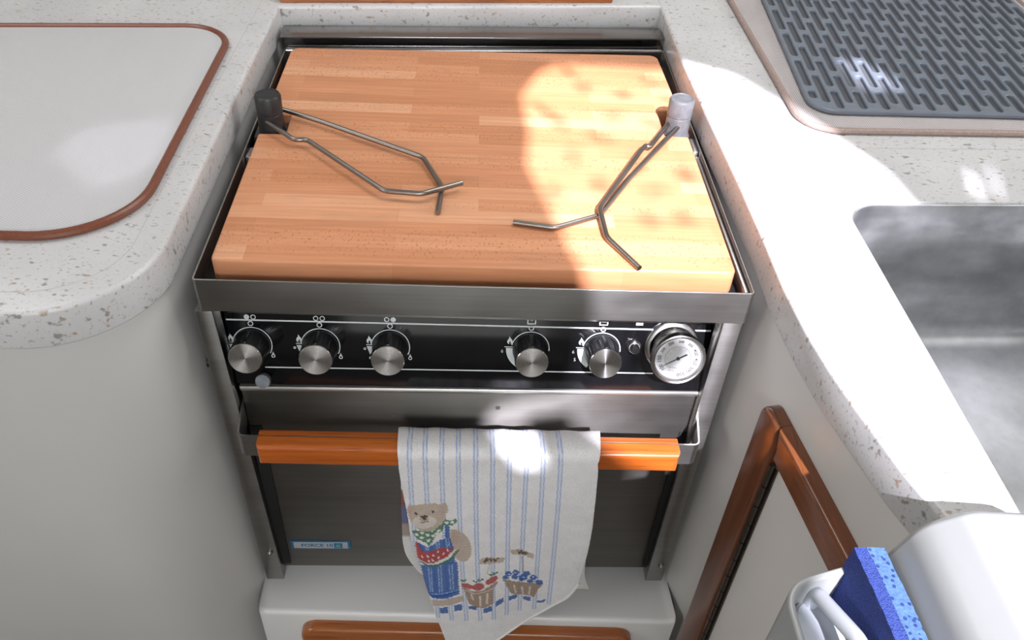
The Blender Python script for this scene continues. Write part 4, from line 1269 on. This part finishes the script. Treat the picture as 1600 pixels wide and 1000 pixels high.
# over the bar: an arc from the front face up and over to the back
top = []
prof = [(-0.0520, -0.1765), (-0.0518, -0.1735), (-0.0500, -0.1700), (-0.0465, -0.1672), (-0.0410, -0.1662), (-0.0330, -0.1660), (-0.0250, -0.1665), (-0.0190, -0.1680), (-0.0160, -0.1715), (-0.0148, -0.1765)]
prof = prof[::-1]
xl, xr = L_[0, 0], R_[0, 0]
sx = s[0, :, 0]
for k, (y, z) in enumerate(prof):
    w = k / (len(prof) - 1)
    bx = (1 - w) * (-0.0755 + sx * 0.2045) + w * (xl + sx * (xr - xl))
    top.append(np.stack([bx, y + 0 * sx, z - 0.0022 * sx - (0.0005 if True else 0) + 0.0006 * np.sin(sx * 40) ], -1))
top = np.array(top)
# back layer
BL = P_([(-0.0755, -0.178), (-0.0765, -0.295), (-0.078, -0.368), (-0.075, -0.397), (-0.060, -0.435), (-0.041, -0.449)])
BR = P_([(0.129, -0.180), (0.136, -0.30), (0.139, -0.392), (0.142, -0.441), (0.149, -0.463), (0.150, -0.466)])
NB = 60
bl, brr = resample(BL, NB), resample(BR, NB)
back = []
for k in range(NB):
    p = bl[k][None] * (1 - sx[:, None]) + brr[k][None] * sx[:, None]
    w = k / (NB - 1)
    y = -0.0146 + 0.002 * np.sin(sx * 7 + 1) * w - 0.004 * w
    back.append(np.stack([p[:, 0], y, p[:, 1]], -1))
back = np.array(back)[::-1]
V = np.concatenate([back, top, F3[1:]], 0)
rows = V.shape[0]
# the print, worked out in the towel's own flat sheet (tenths of a millimetre)
U = V[..., 0] * 1e4; Z_ = V[..., 2] * 1e4
nb = NB + len(prof) - 1
Z_[NB:nb] = -1765 + (np.cumsum(np.hypot(*np.diff(np.array(prof[::-1]), axis=0).T))[::-1] * 1e4)[:, None]
nb = NB
base = np.array([0.74, 0.725, 0.72])
COL = {'t': (0.46, 0.365, 0.29), 'T': (0.66, 0.60, 0.54), 'w': (0.74, 0.74, 0.72), 'g': (0.062, 0.18, 0.085), 'b': (0.030, 0.105, 0.34), 'r': (0.42, 0.068, 0.05), 'k': (0.055, 0.035, 0.03), 'n': (0.31, 0.215, 0.145), 'l': (0.42, 0.57, 0.80)}
rgb = np.ones((rows, NS, 3)) * base
rng = np.random.default_rng(3)
FU = U[nb:]; FZ = Z_[nb:]
fr = rgb[nb:]
front_rows = FU.shape[0]
for st_ in STRIPES:
    p = P_(st_)
    cz = np.polyfit(p[:, 1], p[:, 0], 2)
    x0 = np.polyval(cz, np.maximum(FZ, p[3, 1]))
    zb_ = p[3, 1] - 60
    for off in (-17, 17):
        dd = np.abs(FU - x0 - off + 2 * np.sin(FZ * 0.05))
        dash = (0.5 + 0.5 * np.sin(FZ * 0.36 + off + p[0, 0]) > 0.28)
        a = np.clip(1.5 - dd / 6.5, 0, 1) * (FZ > zb_) * np.where(dash, 0.85, 0.35)
        fr[:] = fr * (1 - a[..., None]) + a[..., None] * np.array([0.16, 0.27, 0.55])
    a = np.clip(1.0 - np.abs(FU - x0) / 30, 0, 1) * 0.35 * (FZ > zb_)
    fr[:] = fr * (1 - a[..., None]) + a[..., None] * np.array([0.42, 0.52, 0.70])
# soft wobble so that outlines look woven in
wu = FU + 5 * np.sin(FZ * 0.13 + FU * 0.05) + rng.normal(0, 2.2, FU.shape)
wz = FZ + 5 * np.sin(FU * 0.12) + rng.normal(0, 2.2, FU.shape)
for key, poly in PRINT:
    p = P_(poly)
    x0, x1, z0, z1 = p[:, 0].min() - 20, p[:, 0].max() + 20, p[:, 1].min() - 20, p[:, 1].max() + 20
    sel = np.where((FU > x0) & (FU < x1) & (FZ > z0) & (FZ < z1))
    if len(sel[0]) == 0: continue
    a, b = wu[sel], wz[sel]
    c = np.zeros(len(a), bool)
    for i in range(len(p)):
        q, r = p[i - 1], p[i]
        if q[1] == r[1]: continue
        cond = ((q[1] > b) != (r[1] > b)) & (a < (r[0] - q[0]) * (b - q[1]) / (r[1] - q[1]) + q[0])
        c ^= cond
    tgt = fr[sel]
    tgt[c] = tgt[c] * 0.08 + np.array(COL[key]) * 0.92 * rng.uniform(0.88, 1.12, (c.sum(), 1))
    fr[sel] = tgt
rgb[nb:] = fr
# the print shows through on the folded-over back layer's left edge
lb = rgb[:NB]
ub, zb2 = U[:NB], Z_[:NB]
lb[(ub < -640) & (zb2 < -2800) & (zb2 > -3350)] = (0.16, 0.17, 0.32)
lb[(ub < -730) & (zb2 < -2700) & (zb2 > -3000)] = (0.35, 0.12, 0.10)
lb[(ub < -690) & (zb2 < -3350) & (zb2 > -3600)] = (0.40, 0.33, 0.28)
# edges: hem, then displacement of the terry pile
N = rows * NS
co = V.reshape(-1, 3)
idx = np.arange(N).reshape(rows, NS)
q = np.stack([idx[:-1, :-1], idx[1:, :-1], idx[1:, 1:], idx[:-1, 1:]], -1).reshape(-1, 4)
me = bpy.data.meshes.new('towel')
me.vertices.add(N)
me.vertices.foreach_set('co', (co + np.stack([0 * co[:, 0], rng.normal(0, 0.00012, N), rng.normal(0, 0.00006, N)], -1)).ravel())
me.loops.add(q.size)
me.loops.foreach_set('vertex_index', q.ravel())
me.polygons.add(len(q))
me.polygons.foreach_set('loop_start', np.arange(0, q.size, 4))
me.polygons.foreach_set('loop_total', np.full(len(q), 4))
me.update()
me.validate()
at = me.color_attributes.new('print', 'FLOAT_COLOR', 'POINT')
at.data.foreach_set('color', np.concatenate([rgb.reshape(-1, 3), np.ones((N, 1))], 1).ravel().astype(np.float32))
me.materials.append(M_towel)
me.polygons.foreach_set('use_smooth', [True] * len(me.polygons))
tw = bpy.data.objects.new('dish_towel', me)
C.objects.link(tw)
md = tw.modifiers.new('thickness', 'SOLIDIFY')
md.thickness = 0.0018
md.offset = 0.0
tag(tw, 'white dish towel with blue stripes and a printed bear, hung over the oven door bar', 'towel')
bm = bmesh.new()
hem = [Vector(V[-1, k]) for k in range(0, NS, 6)] + [Vector(V[-1, -1])]
tube(bm, hem, 0.0021, 8)
obj('hem', bm, M_towel2 if False else plain('white hem', (0.74, 0.72, 0.70), 0.95, 0, 0.06, 300), tw)
bm = bmesh.new()
tube(bm, [Vector(V[0, k]) for k in range(0, NS, 6)] + [Vector(V[0, -1])], 0.0021, 8)
obj('hem', bm, plain('cream hem', (0.70, 0.63, 0.56), 0.95, 0, 0.06, 300), tw)

# ------------------------------------------------------------------ white caddy at the front of the sink counter
cb = round_poly([(0.2630, -0.36), (0.355, -0.36), (0.355, 0.0570), (0.3020, 0.0615), (0.2750, 0.0460), (0.2635, 0.0100)], [0.006, 0.006, 0.02, 0.030, 0.030, 0.03], 10)
bm = bmesh.new()
slab(bm, cb, 0.0, 0.42, 0.006, seg=5, rb=0.006)
bmesh.ops.transform(bm, matrix=Matrix(((1, 0, 0, 0), (0.02, 0, -1, -0.2835), (0, 1, 0, 0), (0, 0, 0, 1))), verts=bm.verts)
cad = thing('sink_caddy', 'white plastic caddy with rounded top and open side pocket, bottom right', 'caddy', (0.30, -0.49, -0.36))
o = obj('caddy_body', bm, M_white)
o.parent = cad
o.matrix_parent_inverse = Matrix.Translation((-0.30, 0.49, 0.36))
po = round_poly([(0.196, -0.62), (0.2655, -0.62), (0.2655, -0.2735), (0.196, -0.2935)], [0.02, 0, 0, 0.026], 10)
pi_ = inset(po, 0.0048)
bm = bmesh.new()
slab(bm, po, -0.13, 0.0, 0.0016, holes=[pi_[::-1]], hr=0.0016)
slab(bm, inset(po, 0.003), -0.13, -0.126)
o = obj('pocket', bm, M_white)
o.parent = cad
o.matrix_parent_inverse = Matrix.Translation((-0.30, 0.49, 0.36))

# sponge standing in the pocket: foam with a scouring layer
def sponge_layer(x0, x1, mt, rough, seed):
    random.seed(seed)
    b = bmesh.new()
    ny, nz, nx = 34, 22, 4
    def pt(i, j, k):
        y = -0.281 - 0.118 * j / ny
        z = -0.062 + 0.084 * k / nz
        v = j / ny
        bend = 0.004 * math.sin(v * 2.2) - 0.002 * (1 - k / nz)
        x = x0 + (x1 - x0) * i / nx + bend
        e = rough
        return (x + random.uniform(-e, e), y + random.uniform(-e, e), z + random.uniform(-e, e))
    g = {}
    for i in range(nx + 1):
        for j in range(ny + 1):
            for k in range(nz + 1):
                if i in (0, nx) or j in (0, ny) or k in (0, nz):
                    g[i, j, k] = b.verts.new(pt(i, j, k))
    def quad(a, bb, c, d):
        b.faces.new([g[a], g[bb], g[c], g[d]])
    for j in range(ny):
        for k in range(nz):
            quad((0, j, k), (0, j + 1, k), (0, j + 1, k + 1), (0, j, k + 1))
            quad((nx, j, k), (nx, j, k + 1), (nx, j + 1, k + 1), (nx, j + 1, k))
    for i in range(nx):
        for k in range(nz):
            quad((i, 0, k), (i, 0, k + 1), (i + 1, 0, k + 1), (i + 1, 0, k))
            quad((i, ny, k), (i + 1, ny, k), (i + 1, ny, k + 1), (i, ny, k + 1))
        for j in range(ny):
            quad((i, j, 0), (i + 1, j, 0), (i + 1, j + 1, 0), (i, j + 1, 0))
            quad((i, j, nz), (i, j + 1, nz), (i + 1, j + 1, nz), (i + 1, j, nz))
    bmesh.ops.recalc_face_normals(b, faces=b.faces)
    return b
sp = thing('sponge', 'blue kitchen sponge standing on edge in the white caddy pocket', 'sponge', (0.252, -0.34, -0.062))
for nm, x0, x1, mt, rg_, sd in (('foam', 0.2495, 0.2610, M_foam, 0.0003, 1), ('scouring_pad', 0.2410, 0.2497, M_scrub, 0.00025, 2)):
    o = obj(nm, sponge_layer(x0, x1, mt, rg_, sd), mt, sp, 60)
    o.matrix_parent_inverse = Matrix.Translation((-0.252, 0.34, 0.062))

# dish brush lying in the pocket
br_ = thing('dish_brush', 'milky white dish brush with a bar handle, in the caddy pocket beside the sponge', 'brush', (0.221, -0.33, -0.126))
BI = Matrix.Translation((-0.221, 0.33, 0.126))
bm = bmesh.new()
TM = Matrix.Translation((0.2215, -0.3235, -0.026)) @ Matrix.Rotation(math.radians(8), 4, 'Y') @ Matrix.Rotation(math.radians(-6), 4, 'X')
lathe(bm, [(0, -0.092), (0.014, -0.092), (0.0200, -0.012), (0.0225, -0.006), (0.0228, 0.0), (0.0215, 0.003), (0.0195, 0.004), (0.0185, 0.0032), (0, 0.0032)], 40, TM)
for v in bm.verts:
    v.co.y = -0.3265 + (v.co.y + 0.3265) * 1.45
    v.co.x = 0.2225 + (v.co.x - 0.2225) * 0.84
o = obj('brush_head', bm, M_white2, br_)
o.matrix_parent_inverse = BI
bm = bmesh.new()
hp = path_fillet([(0.2225, -0.2928, -0.024), (0.2228, -0.2935, -0.012), (0.2330, -0.335, 0.003), (0.2330, -0.380, 0.002), (0.2330, -0.384, -0.034)], 0.007, 8)
tube(bm, hp, 0.0053, 16)
o = obj('handle', bm, M_white2, br_)
o.matrix_parent_inverse = BI

# ------------------------------------------------------------------ unseen leaves added above the openings to break up the sun
random.seed(11)
bm = bmesh.new()
def leaf(p, ln, wd, ang, tilt):
    M = Matrix.Translation(p) @ Matrix.Rotation(ang, 4, 'Z') @ Matrix.Rotation(tilt, 4, 'X')
    pr = [(0, 0), (0.25, 0.8), (0.5, 1.0), (0.75, 0.7), (1.0, 0.0)]
    vs = [bm.verts.new(M @ Vector((t * ln - ln / 2, w * wd / 2, 0.15 * wd * w))) for t, w in pr]
    ws = [bm.verts.new(M @ Vector((t * ln - ln / 2, -w * wd / 2, 0.15 * wd * w))) for t, w in pr[1:-1][::-1]]
    mid = [bm.verts.new(M @ Vector((t * ln - ln / 2, 0, 0))) for t, w in pr[1:-1]]
    a = [vs[0]] + mid + [vs[4]]
    bm.faces.new([vs[0], vs[1], mid[0]]); bm.faces.new([vs[1], vs[2], mid[1], mid[0]]); bm.faces.new([vs[2], vs[3], mid[2], mid[1]]); bm.faces.new([vs[3], vs[4], mid[2]])
    bm.faces.new([vs[0], mid[0], ws[2]]); bm.faces.new([ws[2], mid[0], mid[1], ws[1]]); bm.faces.new([ws[1], mid[1], mid[2], ws[0]]); bm.faces.new([ws[0], mid[2], vs[4]])
spots = [(0.125, 0.385), (0.155, 0.330), (0.172, 0.375), (0.215, 0.420), (0.105, 0.230), (0.083, 0.155), (0.230, 0.360), (0.135, 0.270), (0.205, 0.300), (0.095, 0.300), (0.175, 0.215), (0.215, 0.200), (0.155, 0.120), (0.200, 0.105), (0.110, 0.440), (0.185, 0.155), (0.075, 0.330), (0.120, 0.165)]
for x, y in spots:
    h = 1.16 + random.uniform(-0.03, 0.12)
    for k in range(2):
        c = ceil_pt(x + random.uniform(-0.012, 0.012), y + random.uniform(-0.012, 0.012), h)
        leaf((c[0], c[1], h), random.uniform(0.018, 0.032), random.uniform(0.009, 0.014), random.uniform(0, 6), random.uniform(-0.7, 0.7))
for x, y in ((0.195, -0.082), (0.183, -0.090), (0.206, -0.075), (0.196, -0.068), (0.200, -0.095)):  # larger leaves added to keep the sun off the dial
    c = ceil_pt(x, y, 1.13)
    leaf((c[0], c[1], 1.13), 0.046, 0.026, x * 40, 0.1)
lf = obj('leaf_blocker', bm, plain('green leaf', (0.06, 0.14, 0.03), 0.6, 0, 0.2))
lf['kind'] = 'stuff'
tag(lf, 'added unseen leaves that dapple the board and shade the oven dial', 'leaf_blocker')
